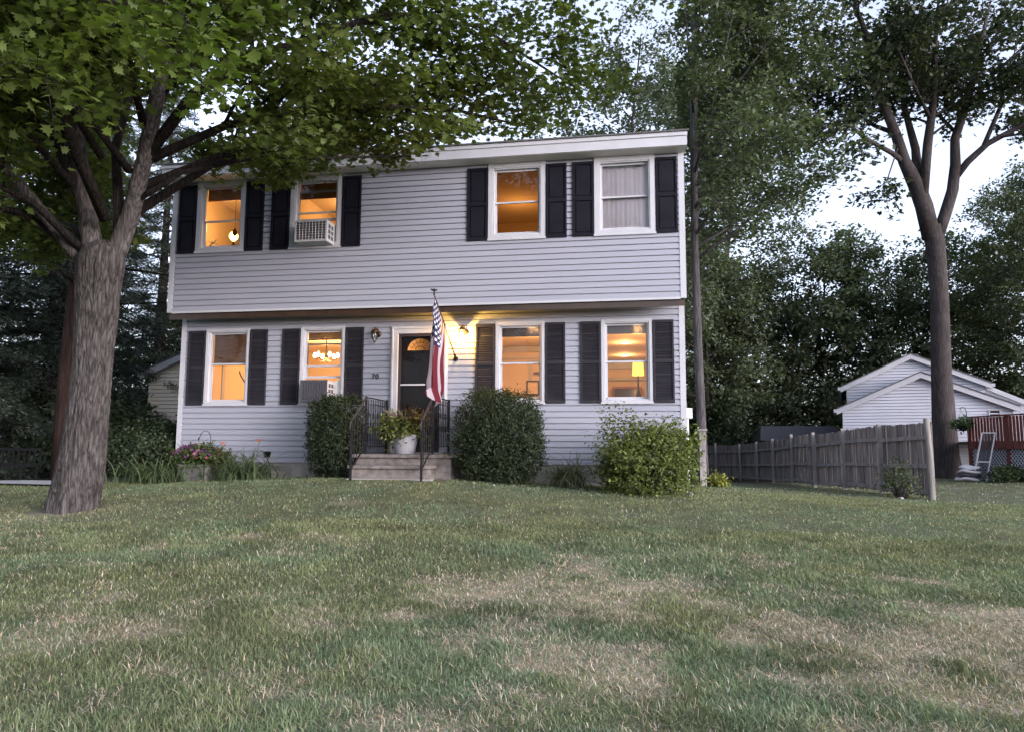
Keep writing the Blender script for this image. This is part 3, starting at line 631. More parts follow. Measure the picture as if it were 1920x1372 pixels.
# ------------------------------------------------------------------ front steps, railings
stp = thing('front_steps', 'low stone front steps with a small landing below the front door', 'steps', (4.7, -.3, -.25))
MB().box(3.95, 5.55, -.58, W - .02, -.6, .115).build('landing_base', M['stone'], stp)
MB().box(3.88, 5.62, -.64, W - .03, .115, .175).build('landing_slab', M['stone'], stp, bevel=.012)
MB().box(4.03, 5.28, -.97, -.58, -.6, -.05).build('riser', M['stone'], stp)
MB().box(3.98, 5.33, -1.03, -.585, -.05, .005).build('tread', M['stone'], stp, bevel=.012)
MB().box(3.98, 5.36, -1.08, -.9, -.6, -.205).build('footing', M['conc'], stp)
def baluster(mb, x, y, z0, z1, orn):
    mb.tube([(x, y, z0), (x, y, z1)], .007, 6)
    if orn:
        for q in (.38, .66):
            zc = z0 + (z1 - z0) * q
            for a in range(4):
                c, s = math.cos(a * math.pi / 2), math.sin(a * math.pi / 2)
                mb.tube([(x + c * .003, y + s * .003, zc - .055), (x + c * .026, y + s * .026, zc), (x + c * .003, y + s * .003, zc + .055)], .0045, 5)
def railing(x, label, rust):
    t = thing('railing', label, 'railing', (x, -.2, .175), 'iron railings of the front steps')
    zt = 1.10; zb = .30; P = ((.41, .175, zt + .02), (-.60, .175, zt + .02), (-1.2, G(x, -1.2) - .05, .70))
    for y, a, b in P: MB().box(x - .016, x + .016, y - .016, y + .016, a, b).build('post', M['iron'], t)
    m = MB(); m.beam((x, .41, zt), (x, -.60, zt), .038, .014); m.build('handrail', M['iron'], t)
    MB().beam((x, -.60, zt), (x, -1.215, .69), .032, .014).tube([(x, -1.2, .70), (x, -1.26, .64), (x, -1.27, .55)], .010, 6).build('handrail', M['iron_rust'] if rust else M['iron'], t)
    MB().beam((x, .41, zb), (x, -.60, zb), .022, .012).build('lower_rail', M['iron'], t); MB().beam((x, .41, zt - .1), (x, -.60, zt - .1), .018, .01).build('upper_rail', M['iron'], t)
    MB().beam((x, -.60, zb), (x, -1.2, -.06), .022, .012).build('lower_rail', M['iron'], t)
    for k in range(1, 9): m = MB(); baluster(m, x, .41 - 1.01 * k / 9, zb, zt - .02, k % 2 == 0); m.build('baluster', M['iron'], t)
    for k in range(1, 5):
        q = k / 5; m = MB(); y = -.6 - .6 * q; baluster(m, x, y, zb - .36 * q, zt - .41 * q - .02, k % 2 == 0); m.build('baluster', M['iron'], t)
railing(4.11, 'black iron railing with scroll balusters left of the door, half hidden by the boxwood', True)
railing(5.25, 'black iron railing with scroll balusters right of the potted plant, under the flag', True)

# ------------------------------------------------------------------ flag
fl = thing('flag', 'red white and blue flag hanging limp from a dark pole over the steps', 'flag', (5.35, W, 1.84))
A = Vector((5.35, W, 1.84)); Bp = Vector((5.35, -1.0, 2.70))
MB().tube([A, Bp], .012, 10).build('pole', M['bronze'], fl, True)
m = MB(); m.lathe((5.35, W - .025, 1.84), [(.045, -.0), (.045, .012)], 12, 'y'); m.tube([A + Vector((0, -.02, 0)), A + (Bp - A) * .07], .021, 10); m.build('bracket', M['iron'], fl)
e = MB(); q = Bp; e.lathe((q.x, q.y, q.z - .005), [(.016, 0), (.018, .02), (.010, .035)], 10); e.lathe((q.x, q.y, q.z + .03), [(.006, 0), (.018, .02), (.014, .05), (.004, .065)], 10)
e.add([(q.x, q.y, q.z + .075), (q.x - .065, q.y + .01, q.z + .10), (q.x - .05, q.y, q.z + .065), (q.x, q.y, q.z + .045)], [(0, 1, 2, 3)])
e.add([(q.x, q.y, q.z + .075), (q.x + .055, q.y + .01, q.z + .085), (q.x + .045, q.y, q.z + .055), (q.x, q.y, q.z + .045)], [(0, 1, 2, 3)]); e.build('finial', M['iron'], fl)
nu, nv = 156, 240; HO, FLY = .86, 1.5
u = np.linspace(0, 1, nu + 1); v = np.linspace(0, 1, nv + 1); uu, vv = np.meshgrid(u, v)
dirp = np.array((A - Bp).normalized()); top = np.array(Bp)[None, None] + dirp * (.06 + HO * uu)[..., None]
gth = sstep(0, .5, vv); yc = top[..., 1]; ym = np.array(Bp)[1] + dirp[1] * (.06 + HO * .36)
sl = .9 * np.exp(-vv * 5) + .15
px = top[..., 0] + (.075) * gth * np.sin(uu * 2 * np.pi * 2.4 + .6 + 1.2 * vv) * (.7 + .5 * vv) + .018 * gth * np.sin(uu * 17 + vv * 7)
px += -.085 * gth * (vv - .15) - .07 * sstep(0, .2, vv) * np.clip(1 - uu / .58, 0, 1) ; px += .05 * sstep(.86, 1, vv) * np.sin(uu * 5)
py = ym + (yc - ym) * (1 - .42 * gth) + .02 * gth * np.cos(uu * 2 * np.pi * 2.4 + vv)
pz = top[..., 2] - FLY * vv * (1 - .05 * np.cos(uu * 9)) - .0 * uu + .035 * sstep(.8, 1, vv) * np.sin(uu * 11)
pz = pz + (uu * HO * dirp[2] * -1) * (.55 * sstep(.1, 1, vv))
Vf = np.stack([px, py, pz], -1).reshape(-1, 3); ii = np.arange((nu + 1) * (nv + 1)).reshape(nv + 1, nu + 1)
Ff = np.stack([ii[:-1, :-1].ravel(), ii[:-1, 1:].ravel(), ii[1:, 1:].ravel(), ii[1:, :-1].ravel()], 1)
uc = (uu[:-1, :-1] + .5 / nu).ravel(); vc = (vv[:-1, :-1] + .5 / nv).ravel()
stripe = np.floor(uc * 13).astype(int) % 2
colf = np.where(stripe[:, None] == 0, np.array([[.095, .010, .018]]), np.array([[.29, .255, .285]]))
can = (uc < 7 / 13) & (vc < .4); colf[can] = (.012, .014, .050)
su = uc / (7 / 13) * 10; sv = vc / .4 * 12                    # nine rows, eleven columns of stars
ru_, rv_ = np.round(su), np.round(sv); ok = can & (ru_ >= 1) & (ru_ <= 9) & (rv_ >= 1) & (rv_ <= 11) & ((ru_ + rv_) % 2 == 0)
du = (su - ru_) / 10 * (7 / 13) * HO; dv = (sv - rv_) / 12 * .4 * FLY; rr = np.hypot(du, dv); an = np.arctan2(dv, -du)
aa = np.abs(((an / (2 * np.pi / 5)) + .5) % 1 - .5) * 2; starr = .030 * (1 - .55 * aa ** .7)
colf[ok & (rr < starr)] = (.50, .50, .52)
fm = attr_mat('flag_cloth', .85)
npmesh('cloth', Vf, Ff, fm, fl, colf, True)

# ------------------------------------------------------------------ foliage engine
def leafverts(P, N, S, T, rng, tang=None):
    """place a leaf template (verts T[0], tris T[1]) at points P with normals N and sizes S"""
    n = len(P); N = N / (np.linalg.norm(N, axis=1, keepdims=True) + 1e-9)
    t = rng.normal(size=(n, 3)) if tang is None else tang + rng.normal(size=(n, 3)) * .25
    t -= (t * N).sum(1, keepdims=True) * N; t /= np.linalg.norm(t, axis=1, keepdims=True) + 1e-9
    b = np.cross(N, t); tv, tf = T; m = len(tv)
    V = P[:, None] + S[:, None, None] * (tv[None, :, 0:1] * t[:, None] + tv[None, :, 1:2] * b[:, None] + tv[None, :, 2:3] * N[:, None])
    F = (np.arange(n) * m)[:, None, None] + tf[None]
    return V.reshape(-1, 3), F.reshape(-1, 3), m
DIA = (np.array([(0, 0, 0), (.45, .30, .05), (1, 0, -.12), (.45, -.30, .05)]), np.array([(0, 2, 1), (0, 3, 2)]))
NEED = (np.array([(0, 0, 0), (.5, .09, 0), (1, 0, -.1), (.5, -.09, 0)]), np.array([(0, 2, 1), (0, 3, 2)]))
_ml = [(.0, 0), (.02, .16), (-.06, .40), (.22, .26), (.30, .56), (.48, .30), (.62, .38), (.66, .17), (1.0, 0)]
_ml = _ml + [(x, -y) for x, y in _ml[-2:0:-1]]
MAP = (np.array([(.36, 0, .03)] + [(x, y, -.22 * (x - .36) ** 2 - .25 * y * y) for x, y in _ml]), np.array([(0, i + 1, (i + 1) % len(_ml) + 1) for i in range(len(_ml))]))
LOB = (np.array([(.4, 0, .03), (0, 0, 0), (.15, .3, -.02), (.4, .16, 0), (.55, .36, -.06), (.7, .15, 0), (1, 0, -.1), (.7, -.15, 0), (.55, -.36, -.06), (.4, -.16, 0), (.15, -.3, -.02)]),
       np.array([(0, i, i % 10 + 1) for i in range(1, 11)]))
def unit(v): v = np.asarray(v, float); return v / (np.linalg.norm(v) + 1e-9)
def pline(pts, t):
    pts = np.asarray(pts, float); seg = np.linalg.norm(np.diff(pts, axis=0), axis=1); s = np.concatenate([[0], np.cumsum(seg)]) / seg.sum()
    return np.array([np.interp(t, s, pts[:, k]) for k in range(pts.shape[1])])
class Tree:
    """limbs: list of [(x,y,z,r)...]; grows side branches, twigs and leaves along them"""
    def __init__(s, rng, keep=None): s.rng = rng; s.tubes = []; s.P = []; s.N = []; s.C = []; s.S = []; s.T = []; s.keep = keep; s.base = None
    def leaves(s, a, b, n, spread, tilt, size, col, bias=(0, 0, 1)):
        r = s.rng; q = r.rand(n, 1) ** .8; P = a + (b - a) * q + r.normal(size=(n, 3)) * spread * np.array([1, 1, .6])
        N = np.array(bias)[None] + r.normal(size=(n, 3)) * tilt; 
        tg = np.repeat(unit(b - a)[None], n, 0) + r.normal(size=(n, 3)) * .8
        s.P.append(P); s.N.append(N); s.S.append(size * r.uniform(.65, 1.2, n)); s.T.append(tg); s.C.append(np.repeat(np.asarray(col)[None], n, 0) * r.uniform(.72, 1.3, (n, 1)))
    def limb(s, pts, p, start=.25):
        r = s.rng; pts = np.array(pts, float); s.tubes.append((pts[:, :3], pts[:, 3], 10 if pts[0, 3] > .06 else 7))
        L = np.linalg.norm(np.diff(pts[:, :3], axis=0), axis=1).sum(); n = max(2, int(L * p['sec'] * (1 - start)))
        for k in range(n + 1):
            t = start + (1 - start) * (k + .5 * r.rand()) / (n + .5); t = min(t, 1); b = pline(pts, t); d = unit(pline(pts, min(t + .03, 1))[:3] - pline(pts, max(t - .05, 0))[:3])
            az = r.normal(size=3); az -= az.dot(d) * d; az = unit(az); az[2] = az[2] * p.get('flat', .6) + p.get('up', .15)
            dr = unit(d * (p.get('fwd', .5) if t < .97 else 2) + az); ln = p['len'] * r.uniform(.55, 1.25) * (1.15 - .55 * t)
            s.branch(b[:3], dr, ln, max(.006, min(b[3] * .55, .045)), p)
    def branch(s, b, dr, ln, rad, p):
        r = s.rng; k = np.linspace(0, 1, 5)[:, None]; wob = np.cumsum(r.normal(size=(5, 3)) * .05 * ln, 0) * k
        pts = b + dr * ln * k + wob; pts[:, 2] -= p.get('droop', .15) * ln * k[:, 0] ** 2
        if s.keep is not None and not s.keep(pts[-1:])[0]:
            pts = b + (pts - b) * .5
            if not s.keep(pts[-1:])[0]: return
        s.tubes.append((pts, np.linspace(rad, .004, 5), 5)); tone = r.uniform(0, 1) ** 1.0; col = np.array(p['c1']) * (1 - tone) + np.array(p['c2']) * tone
        nt_ = max(2, int(ln * p['twig']))
        for i in range(nt_ + 1):
            t = .2 + .8 * (i + r.rand() * .6) / (nt_ + .6); q = pline(pts, min(t, 1)); d = unit(pts[-1] - pts[1]); sd = r.normal(size=3); sd[2] *= p.get('flat', .6); sd -= sd.dot(d) * d
            td = unit(d * .7 + unit(sd)) if i < nt_ else d; tl = p['tlen'] * r.uniform(.5, 1.2); e = q + td * tl + np.array([0, 0, -p.get('tdroop', .12) * tl])
            if p.get('twigs', True) and (s.keep is None or s.keep(e[None])[0]): s.tubes.append((np.array([q, e]), np.array([.006, .0025]) * p.get('tw', 1), 3))
            s.leaves(q, e, p['n'], p['spread'], p['tilt'], p['size'], col, p.get('bias', (0, 0, 1)))
    def build(s, name, label, cat, loc, barkm, leafm, T, group=None, leafname='crown', limbm=None):
        t = thing(name, label, cat, loc, group); m = MB()
        lm = MB() if limbm else m
        for i, (pts, rad, n) in enumerate(s.tubes): (m if i == 0 or rad[0] > .085 else lm).tube(pts, rad, n, n > 5)
        if s.base: m.add(*s.base)
        m.build('trunk', barkm, t, True)
        if limbm: lm.build('branches', limbm, t, True)
        P, N, S, C, TG = (np.concatenate(x) for x in (s.P, s.N, s.S, s.C, s.T))
        if s.keep is not None: k = s.keep(P); P, N, S, C, TG = P[k], N[k], S[k], C[k], TG[k]
        V, F, mm = leafverts(P, N, S, T, s.rng, TG)
        npmesh(leafname, V, F, leafm, t, np.repeat(C, mm, 0)); print(name, 'leaves', len(P), 'tubes', len(s.tubes))
        return t

# ------------------------------------------------------------------ shrubs and flowers
def shrub(name, label, c, rad, n, size, c1, c2, seed, tips=.0, lump=.12, T=DIA, group=None, shoot=.16, per=9, m='leaf2', cat='shrub', flat=0.0, box=0.0):
    r = np.random.RandomState(seed); t = thing(name, label, cat, (c[0], c[1], c[2]), group); R3 = np.array(rad)
    d = r.normal(size=(n, 3)); d /= np.linalg.norm(d, axis=1, keepdims=True)
    ph = r.uniform(0, 6.28, (14, 1)); kv = r.normal(size=(14, 3)) * 3.2
    lm = 1 + lump * (np.sin(d @ kv.T + ph.T).sum(1) / 3.0)
    if box: lm = lm * (1 + box * .35 * (1 - (d ** 4).sum(1) ** .25) / .24)
    dep = 1 - .55 * r.rand(n) ** 1.7
    cc = np.array([c[0], c[1], c[2] + rad[2]]); P0 = cc + d * R3 * (lm * dep)[:, None]; P0[:, 2] = np.maximum(P0[:, 2], c[2] + .03 + .1 * r.rand(n))
    if flat: P0[:, 2] = np.where(P0[:, 2] > c[2] + 2 * rad[2] - flat, c[2] + 2 * rad[2] - flat + .12 * (P0[:, 2] - c[2] - 2 * rad[2] + flat), P0[:, 2])
    out = d / R3; out /= np.linalg.norm(out, axis=1, keepdims=True); sd = out * .75 + np.array([0, 0, .55]) + r.normal(size=(n, 3)) * .45; sd /= np.linalg.norm(sd, axis=1, keepdims=True)
    q = r.rand(n, per, 1); P = P0[:, None] + sd[:, None] * shoot * q * r.uniform(.6, 1.4, (n, 1, 1)) + r.normal(size=(n, per, 3)) * size * .35
    N = out[:, None] * .5 + np.array([0, 0, .5]) + r.normal(size=(n, per, 3)) * .55; tg = sd[:, None] + r.normal(size=(n, per, 3)) * .7
    tone = np.clip(r.rand(n, 1, 1) * .8 + .35 * (q - .3) * (1 + tips), 0, 1); C = np.array(c1) * (1 - tone) + np.array(c2) * tone; C = C * r.uniform(.7, 1.3, (n, per, 1))
    S = size * r.uniform(.7, 1.25, n * per)
    V, F, mm = leafverts(P.reshape(-1, 3), N.reshape(-1, 3), S, T, r, tg.reshape(-1, 3)); npmesh('foliage', V, F, M[m], t, np.repeat(C.reshape(-1, 3), mm, 0))
    b = MB()
    for k in range(26):
        a = r.uniform(0, 6.28); e = cc + np.array([math.cos(a) * R3[0], math.sin(a) * R3[1], r.uniform(-.4, .8) * R3[2]]) * r.uniform(.5, .85)
        s0 = np.array([c[0] + .25 * R3[0] * math.cos(a), c[1] + .25 * R3[1] * math.sin(a), c[2] - .05]); b.tube([s0, (s0 + e) / 2 + r.normal(size=3) * .04, e], [.014, .01, .004], 5)
    b.build('stem', M['bark2'], t); return t
bx1, bx2 = (.016, .026, .013), (.042, .062, .026)
shrub('boxwood', 'clipped dark boxwood shrub left of the steps, covering an air conditioner', (3.46, -.28, G(3.42, -.3) - .02), (.46, .44, .70), 3800, .032, bx1, bx2, 3, lump=.06, flat=.10, shoot=.11, box=.5)
shrub('boxwood', 'big round dark boxwood shrub right of the steps', (6.33, -.42, G(6.36, -.4) - .02), (.66, .60, .73), 6200, .032, bx1, bx2, 4, lump=.06, shoot=.12, box=.45)
shrub('azalea', 'loose light green azalea bush at the right corner of the house', (8.66, -.55, G(8.6, -.6) - .02), (.70, .58, .46), 2000, .054, (.045, .066, .016), (.135, .17, .038), 5, tips=.5, lump=.32, shoot=.30)
shrub('dark_bush', 'dark leafy bush left of the house, behind the daylilies', (-.75, 1.0, G(-.75, 1) - .02), (.80, .6, .48), 2000, .07, (.026, .040, .020), (.055, .080, .04), 6, lump=.2)
shrub('rose_bush', 'small rose bush growing against the grey fence', (13.50, 3.35, G(13.5, 3.35)), (.20, .19, .26), 110, .05, (.03, .05, .02), (.08, .11, .035), 7, lump=.25, shoot=.3)
shrub('low_plant', 'low leafy plant at the foot of the deck lattice', (18.35, 10.0, G(18.35, 10.0)), (.36, .3, .14), 330, .08, (.05, .08, .035), (.12, .15, .07), 8, lump=.2)
shrub('yellow_plant', 'small yellow green hosta in the bed beside the short grey post', (10.1, 3.3, G(10.1, 3.3)), (.10, .10, .055), 80, .06, (.10, .14, .03), (.30, .30, .06), 9, lump=.2)
def straps(name, label, c, n, ln, wid, c1, c2, seed, rx=.12, flowers=(), cat='plant', up=1.0):
    r = np.random.RandomState(seed); t = thing(name, label, cat, c); V, F, C = [], [], []; b = 0; K = 6
    for i in range(n):
        a = r.uniform(0, 6.28); o = np.array([c[0] + r.normal() * rx, c[1] + r.normal() * rx * .6, c[2] - .01]); L = ln * r.uniform(.6, 1.15); dz = up * r.uniform(.55, 1.1); h = np.array([math.cos(a), math.sin(a), 0]); w = np.array([-h[1], h[0], 0])
        col = np.array(c1) + (np.array(c2) - np.array(c1)) * r.rand(); bend = r.uniform(.7, 1.5)
        for k in range(K + 1):
            q = k / K; p = o + h * L * (.15 * q + .55 * bend * q * q) + np.array([0, 0, L * dz * (1.25 * q - .85 * bend * q * q)]); p[2] = max(p[2], c[2] + .005)
            ww = wid * (1 - q ** 2.2) * .5 + .0008; V += [p - w * ww + [0, 0, ww * .4], p, p + w * ww + [0, 0, ww * .4]]; C += [col * (.7 + .4 * q)] * 3
            if k < K: j = b + 3 * k; F += [(j, j + 1, j + 4), (j, j + 4, j + 3), (j + 1, j + 2, j + 5), (j + 1, j + 5, j + 4)]
        b += 3 * (K + 1)
    npmesh('foliage', np.array(V), np.array(F), M['leaf2'], t, np.array(C), True)
    for (fx, fy, fz, col, s) in flowers:
        m = MB(); m.tube([(c[0] + (fx - c[0]) * .3, fy, c[2]), ((c[0] * .35 + fx * .65), fy, (c[2] + fz) / 2), (fx, fy, fz)], .005, 5); st = m.build('flower_stalk', stalkm, t)
        vv_, ff_ = [], []
        for k in range(6):
            a = k * math.pi / 3; n0 = len(vv_); d = Vector((math.cos(a), math.sin(a), 0)); w = Vector((-d.y, d.x, 0)); p = Vector((fx, fy, fz))
            vv_ += [p, p + d * s * .55 + w * s * .2 + Vector((0, 0, s * .5)), p + d * s + Vector((0, 0, s * .42)), p + d * s * .55 - w * s * .2 + Vector((0, 0, s * .5))]; ff_.append((n0, n0 + 1, n0 + 2, n0 + 3))
        MB().add(vv_, ff_).build('flower', col, st)
    return t
stalkm = mat('flower_stalk', (.06, .08, .03), (.09, .11, .04), .7); orange = mat('orange_petal', (.62, .13, .03), (.75, .2, .06), .6); bud = mat('pale_bud', (.35, .26, .14), None, .7)
dg1, dg2 = (.06, .095, .045), (.16, .215, .11)
straps('daylily', 'daylily clump with orange blooms against the grey foundation', (1.72, -.10, G(1.72, -.1)), 230, .88, .022, dg1, dg2, 21, .26, [(1.24, -.05, .31, orange, .11), (1.91, .0, .36, orange, .11), (1.55, .1, .26, bud, .03), (2.1, .1, .18, bud, .03), (1.48, .15, .17, bud, .03)])
straps('daylily', 'spreading daylily clump past its bloom beside the left corner of the house', (.18, -.35, G(.18, -.35)), 190, .78, .024, dg1, dg2, 22, .30, [(-.35, -.3, .12, bud, .028), (-.1, -.35, .05, bud, .03), (.25, -.3, .02, bud, .03), (-.55, -.35, -.02, bud, .03), (.42, -.3, .1, bud, .03)])
straps('ornamental_grass', 'arching clump of thin grass between the boxwood and the azalea', (7.42, -.35, G(7.42, -.35)), 380, .85, .011, (.06, .08, .045), (.19, .21, .13), 23, .12, [(7.45, -.35, .24, bud, .02), (7.6, -.35, .2, bud, .02)])
# petunias in a block planter
pl = thing('planter_block', 'grey stone planter block at the left corner of the house', 'planter', (.78, -.02, G(.78, 0)))
MB().box(.45, 1.02, -.16, .26, -.5, -.06).build('block_body', M['paver'], pl, bevel=.02); MB().box(.44, 1.03, -.17, .28, -.06, -.03).build('rim', M['paver'], pl, bevel=.02)
pt = shrub('petunia', 'mound of purple and pink petunias in the stone planter', (.76, -.0, -.04), (.42, .28, .13), 520, .05, (.04, .07, .025), (.10, .13, .04), 31, lump=.25, cat='flowers')
r_ = np.random.RandomState(5); n = 170; a = r_.uniform(0, 6.28, n); q = np.sqrt(r_.rand(n))
P = np.stack([.74 + .50 * q * np.cos(a), -.02 + .36 * q * np.sin(a), -.06 + .34 * np.sqrt(np.clip(1 - .75 * q ** 2, 0, 1)) + r_.normal(size=n) * .03], 1)
pc_ = np.array([(.12, .022, .12), (.17, .026, .11), (.19, .022, .05), (.085, .026, .14), (.2, .085, .14)])[r_.randint(0, 5, n)]
PET = (np.array([(0, 0, -.3)] + [(math.cos(k * math.pi / 5) * (1 if k % 2 == 0 else .8), math.sin(k * math.pi / 5) * (1 if k % 2 == 0 else .8), .1) for k in range(10)]), np.array([(0, k + 1, (k + 1) % 10 + 1) for k in range(10)]))
V_, F_, mm = leafverts(P, np.array([[.25, -.8, .6]]) + r_.normal(size=(n, 3)) * .4, r_.uniform(.02, .034, n), PET, r_); npmesh('blossom', V_, F_, M['petal'], pt, np.repeat(pc_, mm, 0))
sh = thing('shepherds_hook', 'thin black garden hook standing behind the petunias', 'garden hook', (.91, .1, -.3))
MB().tube([(.91, .1, -.32), (.91, .1, .42)] + [(.80 + .11 * math.cos(k), .1, .42 + .15 * math.sin(k)) for k in (.4, .9, 1.4, 1.9, 2.4, 2.9)] + [(.66, .1, .42), (.665, .1, .40), (.69, .1, .44)], .006, 6).build('rod', M['iron'], sh)
# potted plant on the landing
po = thing('flower_pot', 'white round flower pot on the stone landing', 'pot', (4.69, -.3, .177))
MB().lathe((4.69, -.3, .177), [(.155, 0), (.165, .01), (.205, .20), (.225, .28), (.232, .29), (.232, .32), (.21, .322), (.20, .27)], 32).build('pot_body', M['pot'], po, True)
MB().lathe((4.69, -.3, .40), [(.20, 0), (.19, .03)], 20).build('soil', M['dark'], po)
pp = shrub('potted_plant', 'bushy yellow green plant with a spiky bronze centre in the white pot', (4.64, -.32, .42), (.34, .23, .12), 240, .068, (.045, .065, .018), (.16, .18, .045), 33, lump=.25, cat='plant', shoot=.2, per=7)
r_ = np.random.RandomState(8); m = MB()
for k in range(44):
    a = r_.uniform(0, 6.28); s_ = r_.uniform(.12, .42); z = r_.uniform(.35, .55); m.add([(4.70 - .01 * math.sin(a), -.3 + .01 * math.cos(a), .45), (4.70 + .01 * math.sin(a), -.3 - .01 * math.cos(a), .45), (4.7 + s_ * .55 * math.cos(a) + .005, -.3 + s_ * .55 * math.sin(a), .45 + z * .72), (4.7 + s_ * math.cos(a), -.3 + s_ * math.sin(a), .45 + z)], [(0, 1, 2), (0, 2, 3)])
m.build('spike_leaf', mat('bronze_leaf', (.09, .06, .04), (.20, .16, .11), .6, 12), pp)
sh2 = shrub('coleus', 'rust coloured leafy plant behind the yellow green one in the pot', (4.82, -.2, .46), (.22, .16, .17), 110, .07, (.06, .025, .015), (.13, .07, .025), 34, lump=.25, cat='plant', shoot=.16, per=7)

# ------------------------------------------------------------------ wooden fence
fe = thing('wooden_fence', 'weathered grey board fence running back along the right of the yard', 'fence', (13.6, 9, -.8))
fy = [3.3, 5.55, 7.9, 10.3, 12.8, 15.3, 17.8, 20.3, 22.4, 24.2]; fx = [14.04, 13.86, 13.68, 13.5, 13.35, 13.2, 13.02, 12.72, 11.95, 11.1]; rr_ = random.Random(4)
for i, (x, y) in enumerate(zip(fx, fy)):
    z = G(x, y)
    if i == 0: MB().tube([(x + .0, y - .01, z - .3), (x, y, z + .7), (x - .02, y + .01, z + 1.56)], [.066, .062, .055], 12).build('end_post', M['fpost'], fe)
    else: MB().beam((x - .03, y, z - .3), (x - .03 + rr_.uniform(-.02, .02), y, z + 1.56 + rr_.uniform(-.03, .04)), .085).build('post', M['fpost2'], fe)
for i in range(len(fx) - 1):
    b = MB(); n = 16; sag = rr_.uniform(-.02, .03)
    for k in range(n):
        q0 = (k + .06) / n; q1 = (k + .96) / n; x0 = fx[i] + (fx[i + 1] - fx[i]) * q0 + .05; x1 = fx[i] + (fx[i + 1] - fx[i]) * q1 + .05; y0 = fy[i] + (fy[i + 1] - fy[i]) * q0; y1 = fy[i] + (fy[i + 1] - fy[i]) * q1
        z = G((x0 + x1) / 2, (y0 + y1) / 2); top = z + 1.50 + rr_.uniform(-.015, .02) - sag * math.sin(math.pi * q0); bot = z + .06 + rr_.uniform(-.02, .02); dd = rr_.uniform(0, .012)
        b.add([(x0 + dd, y0, bot), (x1 + dd, y1, bot), (x1 + dd, y1, top), (x0 + dd, y0, top), (x0 + .02 + dd, y0, bot), (x1 + .02 + dd, y1, bot), (x1 + .02 + dd, y1, top), (x0 + .02 + dd, y0, top)], [(0, 1, 2, 3), (7, 6, 5, 4), (3, 2, 6, 7), (0, 3, 7, 4), (1, 5, 6, 2)])
    b.build('board_panel', M['fence'], fe)
    za, zb = G(fx[i], fy[i]), G(fx[i + 1], fy[i + 1])
    for h, w in ((1.20, .07), (.64, .07), (.14, .07)): MB().beam((fx[i] + .02, fy[i], za + h), (fx[i + 1] + .02, fy[i + 1], zb + h - sag), .055, w + .01).build('rail', M['fpost2'], fe)
gp = thing('gate_post', 'short grey wooden post with a cap beside the right corner of the house', 'post', (9.76, 2.85, G(9.76, 2.85)))
MB().box(9.70, 9.82, 2.79, 2.91, G(9.76, 2.85) - .2, .63).build('shaft', M['fpost2'], gp); MB().box(9.67, 9.85, 2.76, 2.94, .63, .67).build('cap', M['fpost2'], gp)

# ------------------------------------------------------------------ neighbour on the right
nh = thing('neighbor_house', 'pale blue neighbouring house with two stacked gables behind the fence', 'house', (15.48, 15, -.8), None, -.25); nh.scale = (1, 1, 1)
def gable(x0, x1, xa, z0, ze, za, y, yb, oh, mname, wall='nsiding'):
    mb = MB(); k = 0; z = z0; ex = .105
    zl = lambda x: ze + (za - ze) * ((x - x0) / (xa - x0) if x < xa else (x1 - x) / (x1 - xa))
    while z < za - .01:
        t = min(z + ex, za - .002)
        xl = lambda q: x0 if q <= ze else x0 + (xa - x0) * (q - ze) / (za - ze)
        xr = lambda q: x1 if q <= ze else x1 - (x1 - xa) * (q - ze) / (za - ze)
        m_ = z + .78 * (t - z); mb.quad((xl(z), y - .03, z), (xr(z), y - .03, z), (xr(m_), y - .02, m_), (xl(m_), y - .02, m_)); mb.quad((xl(m_), y - .02, m_), (xr(m_), y - .02, m_), (xr(t), y + .01, t), (xl(t), y + .01, t)); mb.quad((xl(z), y - .03, z), (xl(z), y + .01, z), (xr(z), y + .01, z), (xr(z), y - .03, z)); z = t
    mb.build('front_siding', M[wall], mname)
    s = MB(); s.quad((x0, y, z0), (x0, yb, z0), (x0, yb, ze), (x0, y, ze)); s.quad((x1, y, z0), (x1, yb, z0), (x1, yb, ze), (x1, y, ze)); s.build('side_siding', M[wall], mname)
    r = MB(); sl = (za - ze) / (xa - x0); sr = (za - ze) / (x1 - xa)
    a = (x0 - oh, ze - oh * sl); c = (x1 + oh, ze - oh * sr)
    for (p, q) in ((a, (xa, za)), ((xa, za), c)):
        r.add([(p[0], y - .22, p[1] + .05), (q[0], y - .22, q[1] + .05), (q[0], yb, q[1] + .05), (p[0], yb, p[1] + .05), (p[0], y - .22, p[1] + .09), (q[0], y - .22, q[1] + .09), (q[0], yb, q[1] + .09), (p[0], yb, p[1] + .09)],
              [(0, 3, 2, 1), (4, 5, 6, 7), (0, 1, 5, 4), (1, 2, 6, 5), (2, 3, 7, 6), (3, 0, 4, 7)])
    r.build('roof', M['shingle'], mname)
    f = MB()
    for (p, q) in ((a, (xa, za)), ((xa, za), c)):
        f.add([(p[0], y - .20, p[1] - .13), (q[0], y - .20, q[1] - .13), (q[0], y - .20, q[1] + .048), (p[0], y - .20, p[1] + .048), (p[0], y - .0, p[1] - .13), (q[0], y - .0, q[1] - .13), (q[0], y - .0, q[1] + .048), (p[0], y - .0, p[1] + .048)],
              [(0, 1, 2, 3), (0, 4, 5, 1), (3, 2, 6, 7), (0, 3, 7, 4), (1, 5, 6, 2)])
    f.build('rake_board', M['trim'], mname)
    g = MB(); g.box(a[0] - .09, a[0] + .02, y - .2, yb, a[1] - .06, a[1] + .05); g.box(c[0] - .02, c[0] + .09, y - .2, yb, c[1] - .06, c[1] + .05); g.build('gutter', M['trim'], mname)
gable(15.48, 20.45, 17.91, -1.2, 1.68, 2.78, 15.0, 17.0, .18, nh)
gable(15.65, 20.03, 17.81, -1.2, 2.60, 3.63, 17.05, 26, .2, nh)
